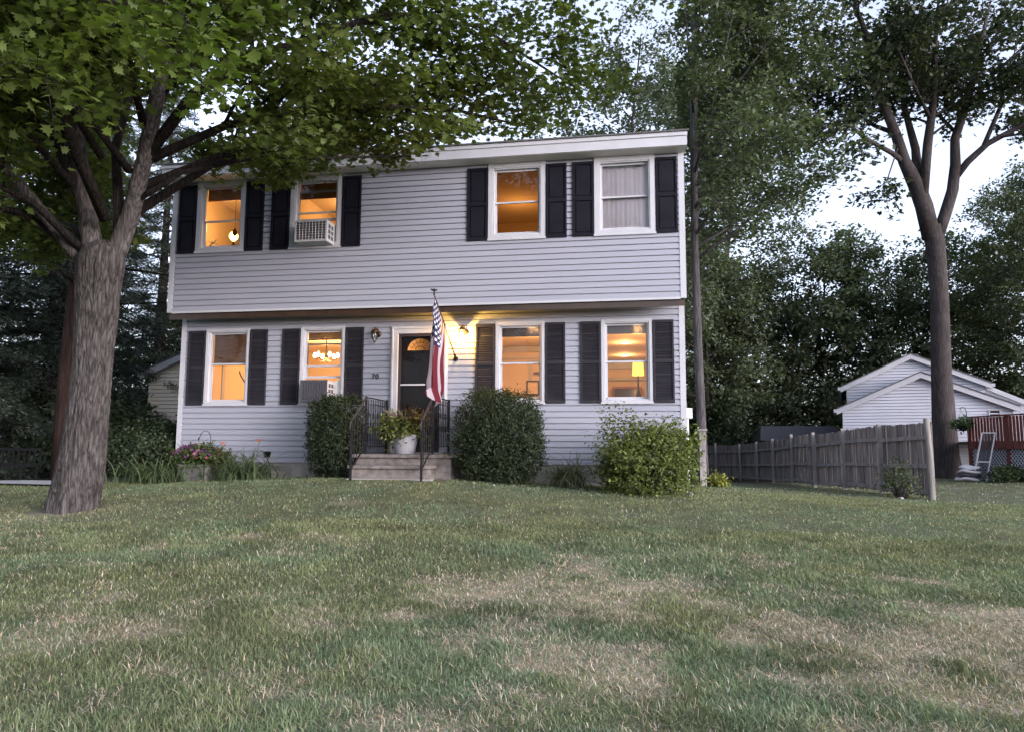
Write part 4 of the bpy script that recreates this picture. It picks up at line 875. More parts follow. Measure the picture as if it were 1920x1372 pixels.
MB().add([(20.1, 17.4, 2.56), (22.9, 17.4, 1.15), (22.9, 24, 1.15), (20.1, 24, 2.56)], [(0, 1, 2, 3)]).build('roof', M['shingle'], nh)
MB().add([(20.1, 17.35, 2.40), (22.9, 17.35, 1.0), (22.9, 17.35, 1.16), (20.1, 17.35, 2.57)], [(0, 1, 2, 3)]).build('rake_board', M['trim'], nh)
MB().add([(20.0, 17.5, -1.2), (22.8, 17.5, -1.2), (22.8, 17.5, 1.1), (20.0, 17.5, 2.45)], [(0, 1, 2, 3)]).build('front_siding', M['nsiding'], nh)
w_ = MB().ring(19.78, 20.12, 1.25, 1.58, .04, 14.95, 15.0).build('window', M['trim'], nh); MB().quad((19.82, 14.975, 1.29), (20.08, 14.975, 1.29), (20.08, 14.975, 1.54), (19.82, 14.975, 1.54)).build('pane', M['black'], w_)
MB().box(15.46, 20.46, 14.965, 14.985, -.42, -.34).build('water_table', M['trim'], nh)
# deck
dk = thing('wooden_deck', 'red stained wooden deck with white lattice below, beside the pale house', 'deck', (19.2, 11, -.7))
p0 = Vector((18.25, 12.0, 0)); p1 = Vector((18.95, 9.0, 0)); p2 = Vector((21.5, 9.4, 0)); dv_ = (p1 - p0); Ld = dv_.length; dn = dv_ / Ld
def seg(a, b, n):
    for k in range(n): yield a + (b - a) * ((k + .5) / n)
b = MB()
for a_, b_, n in ((p0, p1, 24), (p1, p2, 20)):
    for p in seg(a_, b_, n):
        dd = (b_ - a_).normalized() * .045; nn = Vector((-dd.y, dd.x, 0)).normalized() * .02; b.add([p - dd + Vector((0, 0, .50)), p + dd + Vector((0, 0, .50)), p + dd + Vector((0, 0, 1.22)), p - dd + Vector((0, 0, 1.22)), p - dd + nn + Vector((0, 0, .50)), p + dd + nn + Vector((0, 0, .50)), p + dd + nn + Vector((0, 0, 1.22)), p - dd + nn + Vector((0, 0, 1.22))], [(0, 1, 2, 3), (7, 6, 5, 4), (0, 3, 7, 4), (1, 5, 6, 2)])
b.build('balusters', M['deck'], dk)
b = MB(); Z = lambda p, z: (p.x, p.y, z)
for a_, b_ in ((p0, p1), (p1, p2)): b.beam(Z(a_, 1.25), Z(b_, 1.25), .12, .04); b.beam(Z(a_, .98), Z(b_, .98), .05, .08) if False else None
b.build('handrail', M['deck'], dk)
b = MB()
for a_, b_ in ((p0, p1), (p1, p2)): b.beam(Z(a_, .42), Z(b_, .42), .05, .22)
b.build('rim_joist', M['deck'], dk)
MB().add([Z(p0, .53), Z(p1, .53), Z(p2, .53), (21.5, 14.8, .53), (18.3, 14.8, .53)], [(0, 1, 2, 3, 4)]).build('deck_boards', M['deck'], dk)
for p in (p0, p0 + dv_ * .5, p1, p2): MB().beam((p.x + .06, p.y, -1), (p.x + .06, p.y, 1.23), .11).build('post', M['deck'], dk)
b = MB(); n = 30
for a_, b_, n in ((p0 + dv_ * .0, p1, 26), (p1, p2, 20)):
    L_ = (b_ - a_).length; zb, zt = -.66, .31; H = zt - zb; u_ = (b_ - a_).normalized()
    for k in range(-10, n):
        s0 = k * L_ / n
        for sg in (1, -1):
            lo, hi = s0, s0 + H; 
            c0, c1 = max(lo, 0), min(hi, L_)
            if c1 - c0 < .03: continue
            za, zb2 = zb + (c0 - lo), zb + (c1 - lo)
            if sg < 0: za, zb2 = zt - (c0 - lo), zt - (c1 - lo)
            q0 = a_ + u_ * c0; q1 = a_ + u_ * c1; off = Vector((.05 + .006 * sg, 0, 0)); b.beam(Vector(Z(q0, za)) + off, Vector(Z(q1, zb2)) + off, .008, .028, up=(u_.y, -u_.x, 0))
b.build('lattice', M['nsiding'], dk)
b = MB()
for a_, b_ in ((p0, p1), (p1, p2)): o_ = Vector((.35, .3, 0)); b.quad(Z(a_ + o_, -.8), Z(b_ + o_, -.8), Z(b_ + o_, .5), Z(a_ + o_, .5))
b.build('under_deck_shade', M['dark'], dk)  # added dark sheet standing in for the shade below the deck
gc_ = thing('grill_cover', 'dark covered grill standing on the deck at the right edge', 'grill', (19.75, 10.2, .55))
MB().box(19.35, 20.2, 9.9, 10.5, .55, 1.30).lathe((19.78, 10.2, 1.28), [(.42, 0), (.40, .08), (.3, .16), (.1, .2)], 16).build('cover', M['clothd'], gc_, bevel=.05)
sd_ = thing('screen_door', 'white framed screen door leaning against the deck', 'door', (18.4, 10.6, -.6))
c0, c1 = Vector((18.10, 10.0, G(18.1, 10))), Vector((18.42, 9.65, G(18.4, 9.65))); tp = Vector((.30, .25, 1.44))
c0, c1 = Vector((17.76, 10.72, -.64)), Vector((18.06, 10.63, -.64)); tp = Vector((.30, -.05, 1.40))
b = MB(); b.beam(c0, c0 + tp, .055, .03); b.beam(c1, c1 + tp, .055, .03); b.beam(c0 + tp, c1 + tp, .055, .03); b.beam(c0 + tp * .42, c1 + tp * .42, .05, .03); b.build('frame', M['cloth'], sd_)
nv_ = (c1 - c0).cross(tp).normalized() * .006
MB().add([c0 + nv_, c1 + nv_, c1 + tp + nv_, c0 + tp + nv_], [(0, 1, 2, 3)]).build('screen', M['mesh'], sd_)
for k, (lab, z, w, mt) in enumerate((('lowest striped cushion of the pile by the tree', .0, .30, 'cloth'), ('middle dark striped cushion of the pile by the tree', .11, .28, 'clothd'), ('upper striped cushion of the pile by the tree', .21, .29, 'cloth'), ('pale folded sheet on top of the cushion pile', .31, .27, 'cloth'))):
    x, y = 17.72 + .03 * k, 10.9; z += G(x, y); mb = MB().lathe((x, y, z), [(w * .5, 0), (w * .92, .02), (w, .05), (w * .9, .085), (w * .5, .11), (w * .15, .115)], 22); q_ = np.array(mb.v); q_[:, 2] += .035 * np.sin((q_[:, 0] - x) * 9 + k * 2) * np.cos((q_[:, 1] - y) * 11 + k); q_[:, 0] = x + (q_[:, 0] - x) * 1.15; mb.v = [tuple(v) for v in q_]; o = mb.build('cushion', M[mt], None, True, loc=(x, y, z)); tag(o, lab, 'cushion', 'pile of cushions')
hb = thing('hanging_basket', 'hanging basket of green leaves on a hook in front of the pale house', 'basket', (17.98, 11.7, .8))
MB().lathe((17.98, 11.7, .84), [(.06, 0), (.13, .05), (.16, .15)], 14).build('basket', M['black'], hb); MB().tube([(18.1, 11.7, -.6), (18.1, 11.7, 1.42), (18.06, 11.7, 1.52), (17.98, 11.7, 1.54), (17.92, 11.7, 1.45)], .01, 6).build('hook', M['iron'], hb)
for s_ in (-1, 1): MB().tube([(17.98 + .15 * s_, 11.7, 1.0), (17.96, 11.7, 1.46)], .004, 4).build('chain', M['iron'], hb)
shrub('basket_plant', 'leafy green plant filling the hanging basket', (17.98, 11.7, .92), (.2, .18, .08), 130, .07, (.04, .07, .03), (.09, .13, .05), 41, lump=.2, cat='plant')
# shed
sd2 = thing('garden_shed', 'small dark roofed shed behind the board fence', 'shed', (15.5, 22.7, -1.0))
MB().box(13.9, 17.1, 21.5, 24.0, -1.4, .66).build('wall', M['shedw'], sd2)
MB().add([(13.7, 21.3, .64), (17.3, 21.3, .64), (17.1, 22.75, 1.30), (13.95, 22.75, 1.30), (13.7, 24.2, .64), (17.3, 24.2, .64)], [(0, 1, 2, 3), (3, 2, 5, 4), (0, 3, 4), (1, 5, 2)]).build('roof', M['slate'], sd2)
MB().box(14.6, 17.25, 21.27, 21.295, .57, .635).build('fascia', M['trim'], sd2)

# ------------------------------------------------------------------ left side: neighbour, bench, drive
lhs = thing('cream_house', 'cream sided neighbouring house just visible left of the grey house', 'house', (-3, 7, -.6))
gable(-4.68, 1.6, -1.5, -1.0, 2.28, 3.60, 6.0, 12, .15, lhs, 'csiding')
bn = thing('garden_bench', 'black slatted metal bench at the far left edge', 'bench', (-3.4, .35, G(-3.4, .35)))
z0 = G(-3.4, .3); b = MB()
for k in range(11): x = -4.05 + k * .118; b.box(x, x + .03, .40, .42, z0 + .36, z0 + .60)
b.box(-4.08, -2.84, .39, .43, z0 + .60, z0 + .65); b.box(-4.08, -2.84, .39, .43, z0 + .31, z0 + .36); b.build('backrest', M['black'], bn)
b = MB(); [b.box(-4.08, -2.84, .0 + k * .075, .055 + k * .075, z0 + .30, z0 + .325) for k in range(5)]; b.build('seat', M['black'], bn)
for x in (-4.05, -2.9):
    for y in (.03, .38): MB().box(x - .02, x + .02, y - .02, y + .02, z0 - .05, z0 + .31).build('leg', M['black'], bn)
dw = [(-1.0, -1.30), (-2.6, -.95), (-5, -.6), (-9, -.3), (-16, 0)]; V_, F_ = [], []
for k, (x, y) in enumerate(dw):
    for j in range(4): yy = y + j * .27; V_.append((x, yy, G(x, yy) + .055))
    if k: F_ += [(4 * k - 4 + j, 4 * k - 3 + j, 4 * k + 1 + j, 4 * k + j) for j in range(3)]
tag(MB().add(V_, F_).build('path', M['drive'], None, True, loc=(-3, -.6, -.45)), None, None, kind='structure')
for k, (x, y, s_, lab) in enumerate(((9.28, -.75, .04, 'white rock at the foot of the azalea'), (13.35, 2.85, .04, 'white rock on the grass in front of the rose bush'), (6.37, -1.15, .02, 'small white pebble on the grass by the big boxwood'))):
    r_ = random.Random(k); m = MB(); m.lathe((x, y, G(x, y) + .01), [(s_ * .7, 0), (s_ * 1.1, s_ * .3), (s_ * .9, s_ * .7), (s_ * .3, s_ * .95)], 9); m.v = [(a + r_.uniform(-1, 1) * s_ * .14, b_ + r_.uniform(-1, 1) * s_ * .14, c_ + r_.uniform(-1, 1) * s_ * .1) for a, b_, c_ in m.v]
    tag(m.build('rock', M['rock'], None, True, loc=(x, y, G(x, y))), lab, 'rock', 'pale rocks on the lawn')

# ------------------------------------------------------------------ the big maple in the front yard
def thin(pts, k=.82): return [(a, b, c, d * k) for a, b, c, d in pts]
def keep_maple(P):
    x, y, z = P[:, 0], P[:, 1], P[:, 2]
    low = np.where(x > 1.9, 3.82 + .13 * (x - 2.4) + .33 * (y + 3.2) + .22 * np.sin(x * 2.3) * np.sin(y * 2 + x), 2.9 + .25 * np.sin(x * 2 + y) + .33 * (y + 4))
    low = np.where((x < .4), 2.3 + .25 * np.sin(x * 3 + y * 2) + .33 * (y + 4.5), low)
    return (z > low) & (y < -.15 + .5 * (z > 6.2) * 3) & (y > -8.2)
tr = Tree(np.random.RandomState(101), keep_maple)
mc = dict(sec=7.8, len=1.8, twig=6, tlen=.45, n=26, spread=.13, tilt=.42, size=.092, c1=(.058, .086, .025), c2=(.118, .158, .044), flat=.45, up=.1, droop=.2, fwd=.7)
hi = dict(mc, sec=3.6, len=2.4, twig=4)
wob = np.random.RandomState(3).uniform(.9, 1.1, (40, 40))
TB = [(1.36, -3.66, -.80, .38), (1.37, -3.672, -0.561, 0.345), (1.38, -3.678, -0.493, 0.334), (1.42, -3.696, -0.322, 0.315), (1.465, -3.716, -0.152, 0.312), (1.539, -3.761, 0.188, 0.284), (1.599, -3.809, 0.525, 0.263), (1.665, -3.855, 0.862, 0.246), (1.718, -3.904, 1.197, 0.238), (1.764, -3.953, 1.530, 0.244), (1.816, -4.002, 1.862, 0.256), (1.838, -4.044, 2.127, 0.268), (1.873, -4.083, 2.390, 0.285), (1.898, -4.1, 2.587, 0.295), (1.91, -4.1, 2.75, .24), (1.91, -4.1, 2.85, .08)]
def bark_trunk(TB, na=220, nz=330):
    TB = np.array(TB); TB[:, 3] *= .91; zz = np.linspace(TB[0, 2], TB[-1, 2], nz); c = np.stack([np.interp(zz, TB[:, 2], TB[:, k]) for k in (0, 1, 3)], 1)
    k = np.ones(9) / 9
    for j in range(3): c[4:-4, j] = np.convolve(c[:, j], k, 'valid')
    th = np.linspace(0, 2 * np.pi, na, endpoint=False); T, Zg = np.meshgrid(th, zz)
    tw = T + .10 * Zg + .22 * (fbm(T * 1.6, Zg * 2.2, 3) - .5)
    rid = 1 - np.abs(2 * fbm(tw * 8.5, Zg * 3.0 + 2.2 * fbm(T * 5, Zg * 4, 2), 3) - 1) * 2.2
    fine = fbm(tw * 26, Zg * 7, 3) - .5; lob = .085 * np.sin(T * 5 + 1) * np.exp(-(Zg + .55) * 3.0)
    r = c[:, 2:3] * (1 + lob + .03 * np.sin(T * 3 + Zg * 1.5)) + .020 * (rid.clip(-.6, 1) - .4) + .010 * fine
    V = np.stack([c[:, 0:1] + r * np.cos(T), c[:, 1:2] + r * np.sin(T), Zg], -1).reshape(-1, 3); i = np.arange(na * nz).reshape(nz, na); j = np.roll(i, -1, 1)
    F = np.stack([i[:-1].ravel(), j[:-1].ravel(), j[1:].ravel(), i[1:].ravel()], 1)
    return [tuple(v) for v in V.tolist()], [tuple(f) for f in F.tolist()]
tr.tubes.append((np.array([(1.8, -4, 1.5), (1.85, -4.05, 2.4)]), np.array([.1, .1]), 8))
for pts, p, s0 in (
    ([(1.92, -4.06, 2.2, .17), (2.05, -4.02, 2.75, .155), (2.2, -4, 3.23, .135), (2.5, -4.21, 3.83, .115), (2.84, -4.46, 4.72, .11), (3.17, -4.7, 5.57, .09), (3.6, -4.8, 7.2, .05), (3.9, -4.9, 8.6, .02)], hi, .55),
    ([(1.80, -4.06, 2.2, .17), (1.66, -4.0, 2.9, .155), (1.54, -3.98, 3.3, .14), (1.43, -3.99, 3.77, .125), (1.21, -3.93, 4.76, .12), (1.09, -4.11, 6.17, .1), (.9, -4, 7.6, .05), (.8, -4, 8.8, .02)], hi, .5),
    ([(1.66, -4, 2.5, .11), (1.3, -4.26, 3.05, .095), (.9, -4.69, 3.74, .075), (-.2, -5.2, 4.6, .05), (-1.5, -5.5, 5.2, .02)], mc, .35),
    ([(1.45, -4, 3.5, .1), (1.16, -4.19, 4.28, .085), (.91, -4.77, 4.55, .07), (-.4, -5.3, 5.0, .05), (-2, -5.8, 5.4, .02)], mc, .3),
    ([(1.62, -4.1, 2.75, .07), (1.5, -4.8, 3.15, .05), (1.45, -5.5, 3.2, .03), (1.5, -6.2, 2.95, .012)], mc, .4),
    ([(1.45, -4.15, 3.6, .06), (1.35, -5.0, 4.1, .045), (1.3, -6.0, 4.3, .025), (1.4, -7.0, 4.1, .012)], mc, .25),
    ([(2.3, -4.2, 3.7, .06), (2.3, -5.0, 4.1, .045), (2.5, -6.0, 4.2, .025), (2.9, -6.8, 3.9, .012)], mc, .3),
    ([(1.2, -4.1, 4.6, .06), (1.0, -5.0, 5.0, .045), (1.0, -6.2, 5.1, .025), (1.1, -7.0, 4.9, .012)], mc, .2),
    ([(2.6, -4.4, 4.2, .06), (3.0, -5.3, 4.7, .045), (3.6, -6.0, 4.8, .025), (4.3, -6.4, 4.6, .012)], mc, .2),
    ([(1.9, -4.2, 3.9, .06), (1.8, -5.0, 4.6, .045), (1.8, -5.9, 4.9, .025), (1.9, -6.7, 4.8, .012)], mc, .2),
    ([(1.0, -4.5, 3.5, .06), (.7, -5.3, 4.2, .045), (.6, -6.2, 4.5, .025), (.7, -7.0, 4.4, .012)], mc, .3),
    ([(1.62, -4.05, 2.7, .09), (.9, -4.3, 3.2, .06), (0, -4.6, 3.35, .04), (-1.2, -4.9, 3.4, .015)], mc, .3),
    ([(1.55, -3.9, 2.8, .08), (.8, -3.3, 3.3, .06), (-.2, -2.8, 3.7, .04), (-1.4, -2.3, 3.9, .015)], mc, .35),
    ([(2.05, -4, 2.95, .09), (1.96, -3.95, 3.5, .08), (1.75, -3.8, 4.2, .065), (1.8, -3.6, 5.2, .05), (2.0, -3.4, 6.6, .02)], mc, .4),
    ([(2.25, -4.05, 3.35, .05), (2.6, -4.08, 3.5, .044), (2.96, -4.11, 3.68, .038), (3.72, -3.71, 3.98, .03), (4.55, -3.27, 4.1, .02), (5.5, -2.8, 4.25, .012)], mc, .3),
    ([(2.5, -4.2, 3.85, .09), (3.2, -4.3, 4.6, .08), (4.0, -4.29, 5.0, .07), (5.44, -3.81, 5.72, .05), (6.57, -3.31, 5.73, .03), (7.75, -2.7, 5.1, .012)], mc, .2),
    ([(2.45, -4.2, 3.8, .08), (3.4, -3.9, 4.35, .06), (4.8, -3.4, 4.75, .045), (6.2, -2.9, 4.8, .028), (7.2, -2.5, 4.65, .01)], mc, .2),
    ([(2.3, -4.1, 3.5, .07), (3.3, -3.5, 4.2, .05), (4.4, -2.7, 4.6, .035), (5.6, -1.9, 4.9, .012)], mc, .25),
    ([(2.0, -4.2, 3.1, .09), (2.2, -5.2, 3.9, .07), (2.9, -6.1, 4.2, .05), (3.8, -6.9, 4.15, .03), (4.6, -7.3, 3.75, .012)], dict(mc, sec=2.6, c1=(.085, .13, .025), c2=(.14, .19, .038)), .55),  # near spray's leaves coloured lighter to stand for the extra light it catches
    ([(1.9, -3.8, 3.2, .09), (2.4, -2.6, 4.4, .06), (2.9, -1.4, 5.2, .04), (3.5, -.5, 6.2, .015)], mc, .35),
    ([(2.8, -4.4, 4.6, .09), (4, -4.2, 6.0, .07), (5.5, -3.6, 6.9, .05), (7, -3, 7.1, .03), (8.3, -2.6, 6.6, .012)], mc, .2),
    ([(2.9, -4.5, 4.9, .07), (3.8, -5.2, 5.7, .05), (5, -5.8, 6.1, .03), (6.3, -6.1, 6.0, .012)], mc, .3),
    ([(1.5, -3.8, 3.5, .09), (.4, -2.8, 4.6, .06), (-1, -2, 5.4, .03), (-2.4, -1.6, 5.8, .012)], mc, .3),
    ([(1.3, -4, 4.3, .08), (.3, -3.6, 5.4, .05), (-1, -3.4, 6.2, .03), (-2.4, -3.2, 6.5, .012)], mc, .3),
    ([(1.2, -4, 4.9, .07), (1.9, -5.2, 5.6, .05), (2.6, -6.4, 5.9, .03), (3.2, -7.4, 5.8, .012)], mc, .3)):
    tr.limb(thin(pts), dict(p, sec=p['sec'] * (.66 if pts[-1][0] > 5 else 1.0)), s0)
tr.base = bark_trunk(TB)
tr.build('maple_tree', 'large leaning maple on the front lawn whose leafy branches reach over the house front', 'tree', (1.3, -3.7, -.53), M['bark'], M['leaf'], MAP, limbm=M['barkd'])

# ------------------------------------------------------------------ forked tree on the right
to = Tree(np.random.RandomState(202))
T2 = [(17.99, 13.1, -.9, .72), (17.97, 13.05, -.5, .58), (17.94, 12.95, .1, .47), (17.84, 12.66, 2.63, .36), (17.80, 12.35, 5.2, .325), (17.70, 12.17, 6.6, .35), (17.62, 12.14, 7.2, .32)]
T2 = [(a, b, c, d * .80) for a, b, c, d in T2]; to.tubes.append((np.array(T2)[:, :3], np.array(T2)[:, 3], 24))
oc = dict(sec=3.2, len=2.2, twig=4, tlen=.6, n=25, spread=.20, tilt=.6, size=.185, c1=(.024, .034, .021), c2=(.052, .070, .038), flat=.7, up=.15, droop=.1, fwd=.5, tw=1.6)
for pts, p, s0 in (
    ([(17.60, 12.15, 6.8, .30), (17.38, 12.0, 7.8, .29), (17.15, 11.9, 8.48, .27), (16.79, 11.75, 9.20, .2), (16.49, 11.41, 9.90, .17), (15.77, 10.82, 11.36, .13), (15.40, 10.12, 12.44, .1), (14.92, 9.46, 13.12, .06), (14.57, 8.81, 13.8, .03)], oc, .5),
    ([(16.72, 11.72, 9.2, .10), (16.33, 11.35, 9.32, .085), (15.36, 10.46, 9.45, .07), (14.76, 9.84, 9.6, .05), (13.6, 9.18, 9.75, .02)], oc, .45),
    ([(16.38, 11.38, 10.0, .09), (16.07, 11.99, 10.5, .07), (15.31, 12.28, 11.27, .05), (14.25, 12.52, 12.0, .02)], oc, .25),
    ([(17.25, 11.93, 8.0, .2), (17.25, 12.07, 9.7, .14), (17.18, 12.6, 11.3, .1), (17.25, 12.9, 13.2, .06), (17.4, 13.2, 15, .02)], oc, .4),
    ([(17.30, 11.95, 7.7, .17), (17.44, 11.6, 9.66, .15), (17.44, 10.97, 10.74, .12), (17.39, 10.5, 12.2, .08), (17.3, 9.85, 13.3, .03)], oc, .35),
    ([(17.74, 12.16, 6.75, .2), (18.0, 12.12, 7.5, .2), (18.26, 12.09, 8.3, .19), (18.35, 12.0, 9.1, .17), (18.35, 11.93, 9.87, .15), (18.94, 12.07, 11.47, .12), (19.4, 12.29, 13, .08), (20.0, 12.7, 14.8, .03)], oc, .5),
    ([(18.36, 12.07, 8.7, .13), (18.7, 12.0, 9.15, .12), (19.27, 11.92, 9.67, .1), (20.23, 11.72, 10.14, .08), (21.4, 11.3, 10.3, .03)], oc, .45),
    ([(19.15, 11.91, 9.6, .08), (19.8, 12.07, 10.96, .07), (20.6, 12.33, 11.7, .05), (21.8, 12.67, 12.98, .02)], oc, .25),
    ([(15.7, 10.8, 11.4, .07), (14.8, 10.9, 12.0, .05), (13.6, 11.2, 12.3, .02)], oc, .2),
    ([(17.4, 11.2, 10.3, .06), (16.6, 10.2, 11, .05), (15.9, 9.2, 11.6, .02)], oc, .2),
    ([(18.7, 12, 10.8, .07), (19.2, 11, 11.5, .05), (19.8, 10, 12, .02)], oc, .2),
    ([(18.35, 12, 10.2, .07), (18.1, 12.9, 11.4, .05), (18.3, 13.6, 12.8, .02)], oc, .2),
    ([(16.6, 11.5, 9.7, .03), (16.1, 11.3, 8.4, .02), (15.6, 11.2, 8.05, .01)], dict(oc, sec=1.5, len=.6), .5)):
    to.limb([(a, b, c, d * .88) for a, b, c, d in pts], p, s0)
to.build('forked_tree', 'tall forked dark leaved tree rising behind the near end of the board fence', 'tree', (17.97, 13.05, -.6), M['bark2'], M['leaf2'], LOB)

# ------------------------------------------------------------------ slender tree beside the house
def keep_sl(P): return ~((P[:, 0] < 9.75) & (P[:, 0] > -1) & (P[:, 1] < 8) & (P[:, 2] < 7.0)) & ((P[:, 0] > 9.55))
ts = Tree(np.random.RandomState(303), keep_sl); rs = np.random.RandomState(9)
sp = [(9.83, 3.4, -.8, .115), (9.80, 3.4, .4, .095), (9.76, 3.38, 2.5, .085), (9.74, 3.36, 5, .075), (9.78, 3.34, 7.5, .08), (9.85, 3.3, 10, .05), (9.9, 3.3, 12.2, .02)]
ts.tubes.append((np.array(sp)[:, :3], np.array(sp)[:, 3], 12))
scp = dict(sec=4, len=1.35, twig=6, tlen=.42, n=24, spread=.14, tilt=.5, size=.125, c1=(.052, .072, .040), c2=(.096, .124, .070), flat=.5, up=.1, droop=.15)
for k in range(30):
    z = 4.2 + 7.6 * k / 29; b = pline(np.array(sp), 0); a = k * 2.4 + rs.rand(); L = (2.9 - .16 * (z - 4)) * rs.uniform(.7, 1.1); q = pline(np.array(sp), (z + .8) / 13.0)
    if math.cos(a) < -.2: a = math.pi - a
    h = np.array([math.cos(a), math.sin(a), 0]); up_ = .55 + .5 * rs.rand()
    ts.limb([(q[0], q[1], z, .035)] + [(q[0] + h[0] * L * t, q[1] + h[1] * L * t, z + L * up_ * t ** 1.1, .035 * (1 - .9 * t)) for t in (.33, .66, 1)], scp, .25)
ts.build('slender_tree', 'slender pale trunked tree standing at the right corner of the grey house', 'tree', (9.8, 3.4, -.55), M['bark3'], M['leaf2'], DIA)

# ------------------------------------------------------------------ woodland trees
def deciduous(seed, H, crown0, spread, size, c1, c2, nl, p0=None, rad=.18):
    r = np.random.RandomState(seed); t = Tree(r); tp = [(r.normal() * .02 * H * q, r.normal() * .02 * H * q, H * q - .4, rad * (1 - .9 * q) + .01) for q in np.linspace(0, 1, 7)]
    t.tubes.append((np.array(tp)[:, :3], np.array(tp)[:, 3], 9))
    p = dict(sec=2.6, len=1.6, twig=3.6, tlen=.62, n=20, spread=.22, tilt=.7, size=size*1.1, c1=c1, c2=c2, flat=.6, up=.1, droop=.12, twigs=False); p.update(p0 or {})
    for k in range(nl):
        q = crown0 + (1 - crown0) * (k / nl) ** .9; b = pline(np.array(tp), q); f = (q - crown0) / (1 - crown0); L = spread * (math.sin(math.pi * (.18 + .8 * f)) ** .7) * r.uniform(.65, 1.15); a = k * 2.4 + r.rand(); u_ = .25 + .7 * f * r.rand()
        t.limb([(b[0], b[1], b[2], b[3] * .5)] + [(b[0] + math.cos(a) * L * s, b[1] + math.sin(a) * L * s, b[2] + L * u_ * s, b[3] * .5 * (1 - .9 * s)) for s in (.4, .75, 1)], p, .3)
    return t
WG = 'woodland trees behind the houses'
ga = dict(c1=(.050, .068, .038), c2=(.095, .120, .062)); gb = dict(c1=(.065, .085, .055), c2=(.105, .132, .082)); gc2 = dict(c1=(.060, .080, .048), c2=(.112, .140, .080))
ta = deciduous(1, 17, .28, 4.4, .20, nl=34, **ga).build('woodland_tree', 'tall dark green tree rising above the house roof, directly behind the ridge', 'tree', (0, 0, 0), M['bark2'], M['leaf2'], DIA, WG)
tb = deciduous(2, 19, .3, 4.2, .19, nl=34, **gb).build('woodland_tree', 'tall grey green tree right of the roof, behind the slender tree', 'tree', (0, 0, 0), M['bark2'], M['leaf2'], DIA, WG)
td = deciduous(3, 12, .10, 3.6, .22, nl=36, **gc2).build('woodland_tree', 'dark bushy tree behind the shed', 'tree', (0, 0, 0), M['bark2'], M['leaf2'], DIA, WG)
def put(t0, first, x, y, s, rz, label, sz=1.0):
    if first: t0.location = (x, y, G(x, y)); t0.scale = (s, s, s * sz); t0.rotation_euler = (0, 0, rz); t0['label'] = label; return t0
    return dup(t0, (x, y, G(x, y)), rz, (s, s, s * sz), label)
put(ta, 1, 1.7, 19.3, .78, 0, 'tall dark tree behind the left half of the house roof')
put(ta, 0, -3.2, 16.5, .7, 2, 'tall dark tree behind the left end of the roof, beside the conifers')
put(ta, 0, 6.4, 22.5, .85, 4, 'tall dark tree behind the middle of the house roof')
put(tb, 1, 8.6, 17.0, .95, 0.5, 'grey green tree showing above the right half of the house roof')
put(tb, 0, 13.6, 30.5, 1.25, 3, 'tall grey green tree just right of the house corner, reaching out of the frame')
put(td, 1, 12.0, 27.0, 1.0, 0, 'dark bushy tree beyond the far end of the board fence')
put(td, 0, 15.0, 31.5, .95, 2, 'dark bushy tree behind the garden shed')
put(td, 0, 18.6, 31.0, 1.05, 4, 'dark bushy tree above the shed, its top against the sky')
put(td, 0, 21.6, 31.5, 1.02, 1, 'dark bushy tree behind the left slope of the pale gable')
put(td, 0, 24.6, 30.5, 1.0, 3, 'dark bushy tree behind the peak of the pale gable')
put(ta, 0, 26.6, 25.5, .78, 5, 'tree behind the right end of the pale house, right of the forked trunk')
put(tb, 0, 26.5, 22.0, .72, 2.2, 'grey green tree at the right edge, behind the deck')
put(td, 0, 29.0, 29.0, 1.1, 5.2, 'dark bushy tree at the far right, behind the deck')
put(td, 0, 11.0, 31.5, 1.0, 5.5, 'dark bushy tree deep behind the slender trunk')
put(td, 0, -8.5, 17.0, 1.1, 1.5, 'dark bushy tree behind the cream house')
put(td, 0, 4.0, 26.0, 1.0, 2.5, 'dark bushy tree hidden behind the house')
# conifers on the left
tcn = Tree(np.random.RandomState(55)); rc = np.random.RandomState(56); Hc = 15
tcn.tubes.append((np.array([(0, 0, -.4), (0, 0, 4), (0, 0, Hc)]), np.array([.26, .2, .02]), 10))
for k in range(120):
    z = .5 + (Hc - .9) * (k / 120); L = (3.3 * (1 - z / Hc) ** .75 + .25) * rc.uniform(.75, 1.1); a = k * 2.4; h = np.array([math.cos(a), math.sin(a), 0])
    pts = np.array([h * L * t + np.array([0, 0, z + L * (.12 * t - .42 * t * t)]) for t in np.linspace(0, 1, 6)]); tcn.tubes.append((pts, np.linspace(.035, .006, 6), 5))
    tone = rc.rand(); col = np.array((.022, .033, .024)) * (1 - tone) + np.array((.062, .082, .060)) * tone
    for i in range(int(L * 7) + 2):
        q = pline(pts, .12 + .88 * rc.rand()); sd = np.array([-h[1], h[0], 0]) * rc.choice([-1, 1]); e = q + (h * .5 + sd * .8) * .55 * rc.uniform(.4, 1.1) + np.array([0, 0, -.16 * rc.rand()])
        tcn.leaves(q, e, 52, .08, .6, .135, col, (0, 0, 1))
CG = 'conifers left of the house'
cn = tcn.build('conifer_tree', 'dark drooping conifer at the left edge, nearest of the conifers', 'tree', (0, 0, 0), M['barkd'], M['needle'], NEED, CG)
put(cn, 1, -7.2, 2.4, 1.0, 0, 'dark conifer at the left edge behind the bench')
put(cn, 0, -6.4, 4.5, 1.0, 2, 'dark conifer directly behind the maple trunk')
put(cn, 0, -9.0, 7.5, 1.1, 4, 'tall dark conifer left of the cream house, farther back')
put(cn, 0, -2.4, 12.5, 1.05, 1, 'dark conifer behind the cream house roof')
put(cn, 0, -8.3, 11.4, 1.0, 2.6, 'dark conifer far behind the cream house, in the gap left of the grey house')
put(cn, 0, -11.6, 12.0, 1.1, .6, 'dark conifer far back between the maple trunk and the cream house')
put(cn, 0, -10.5, 4.0, 1.0, 3, 'dark conifer beyond the left edge of the picture')
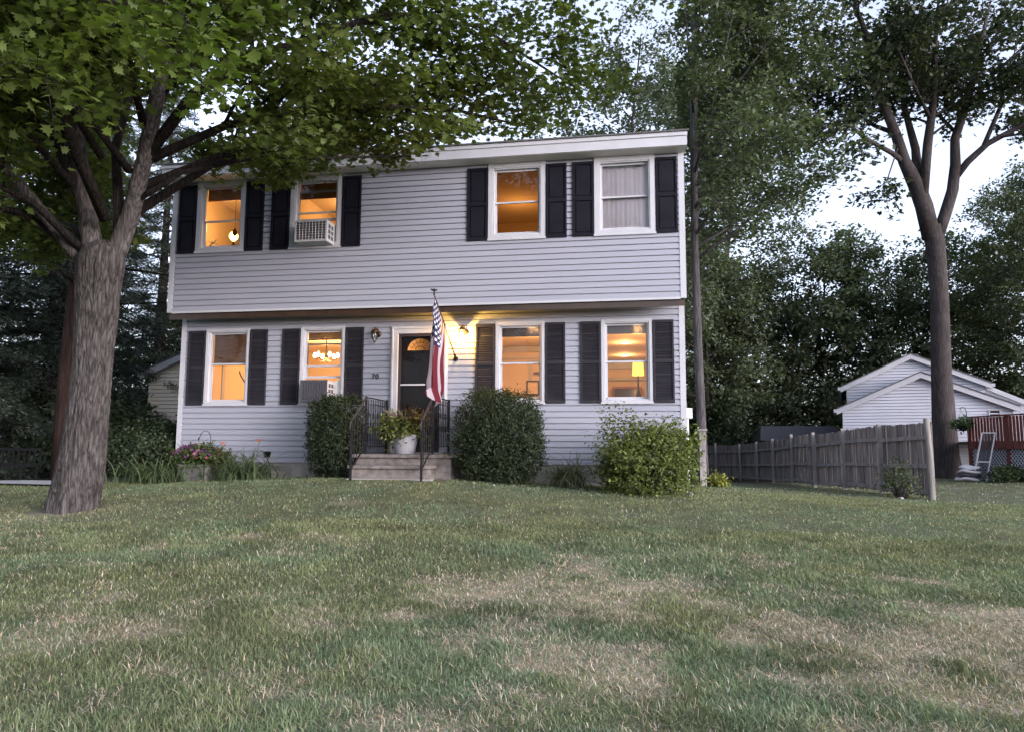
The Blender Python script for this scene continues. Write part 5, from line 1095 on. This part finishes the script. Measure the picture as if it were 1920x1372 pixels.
# reddish trunk between bench and maple belongs to a high crowned pine
tp_ = Tree(np.random.RandomState(77)); tp_.tubes.append((np.array([(-3.1, 1.3, -.7), (-3.1, 1.25, 1.5), (-3.0, 1.3, 6), (-3, 1.3, 11)]), np.array([.24, .19, .15, .04]), 12))
for k in range(26): a = k * 2.4; z = 3.0 + 8 * k / 26; tp_.limb([(-3, 1.3, z, .04), (-3 + math.cos(a) * .9, 1.3 + math.sin(a) * .9, z + .2, .03), (-3 + math.cos(a) * 2, 1.3 + math.sin(a) * 2, z + .2, .01)], dict(sec=2.5, len=.9, twig=4, tlen=.4, n=22, spread=.08, tilt=.7, size=.14, c1=(.022, .033, .024), c2=(.05, .068, .05), droop=.25, twigs=False), .2)
tp_.build('pine_tree', 'pine with a bare reddish trunk beside the bench', 'tree', (-3.1, 1.3, -.5), M['barkr'], M['needle'], NEED)
# far woods: one mass of foliage closing the view
r = np.random.RandomState(88); n = 120000; ang = r.uniform(-.95, .95, n); D = r.uniform(40, 62, n); x = 8.5 + D * np.sin(ang - .05); y = -12 + D * np.cos(ang - .05)
hmax = 7.0 + 3.0 * np.sin(ang * 9 + 1) + 2 * np.sin(ang * 23); z = -1 + r.rand(n) ** .8 * hmax
P = np.stack([x, y, z], 1); C = np.array((.055, .075, .045)) + r.rand(n, 1) * np.array((.05, .055, .035))
V_, F_, mm = leafverts(P, r.normal(size=(n, 3)) + np.array([0, -.4, .6]), r.uniform(.16, .32, n), DIA, r)
fw_ = npmesh('far_woods', V_, F_, M['leaf2'], None, np.repeat(C, mm, 0)); tag(fw_, 'dark far woods filling the gaps between the trees', 'woods', kind='stuff')
# undergrowth at the woods' edge
for k, (x, y, rx, rz_, lab) in enumerate(((9.4, 26.5, 1.6, 1.5, 'dark undergrowth bush behind the short grey post'), (11.9, 26.0, 2.0, 1.6, 'dark undergrowth bush left of the garden shed'), (-6.5, 9.0, 2.0, 1.2, 'dark undergrowth bush left of the cream house'), (-3.6, 3.2, 1.2, .7, 'dark low bush behind the bench'), (-5.6, 4.6, 1.6, 1.0, 'dark low bush at the left edge behind the bench'))):
    shrub('woodland_shrub', lab, (x, y, G(x, y) - .05), (rx, rx * .7, rz_), 1500, .14, (.030, .045, .025), (.07, .095, .05), 60 + k, lump=.25, group='undergrowth bushes', shoot=.3, per=8)
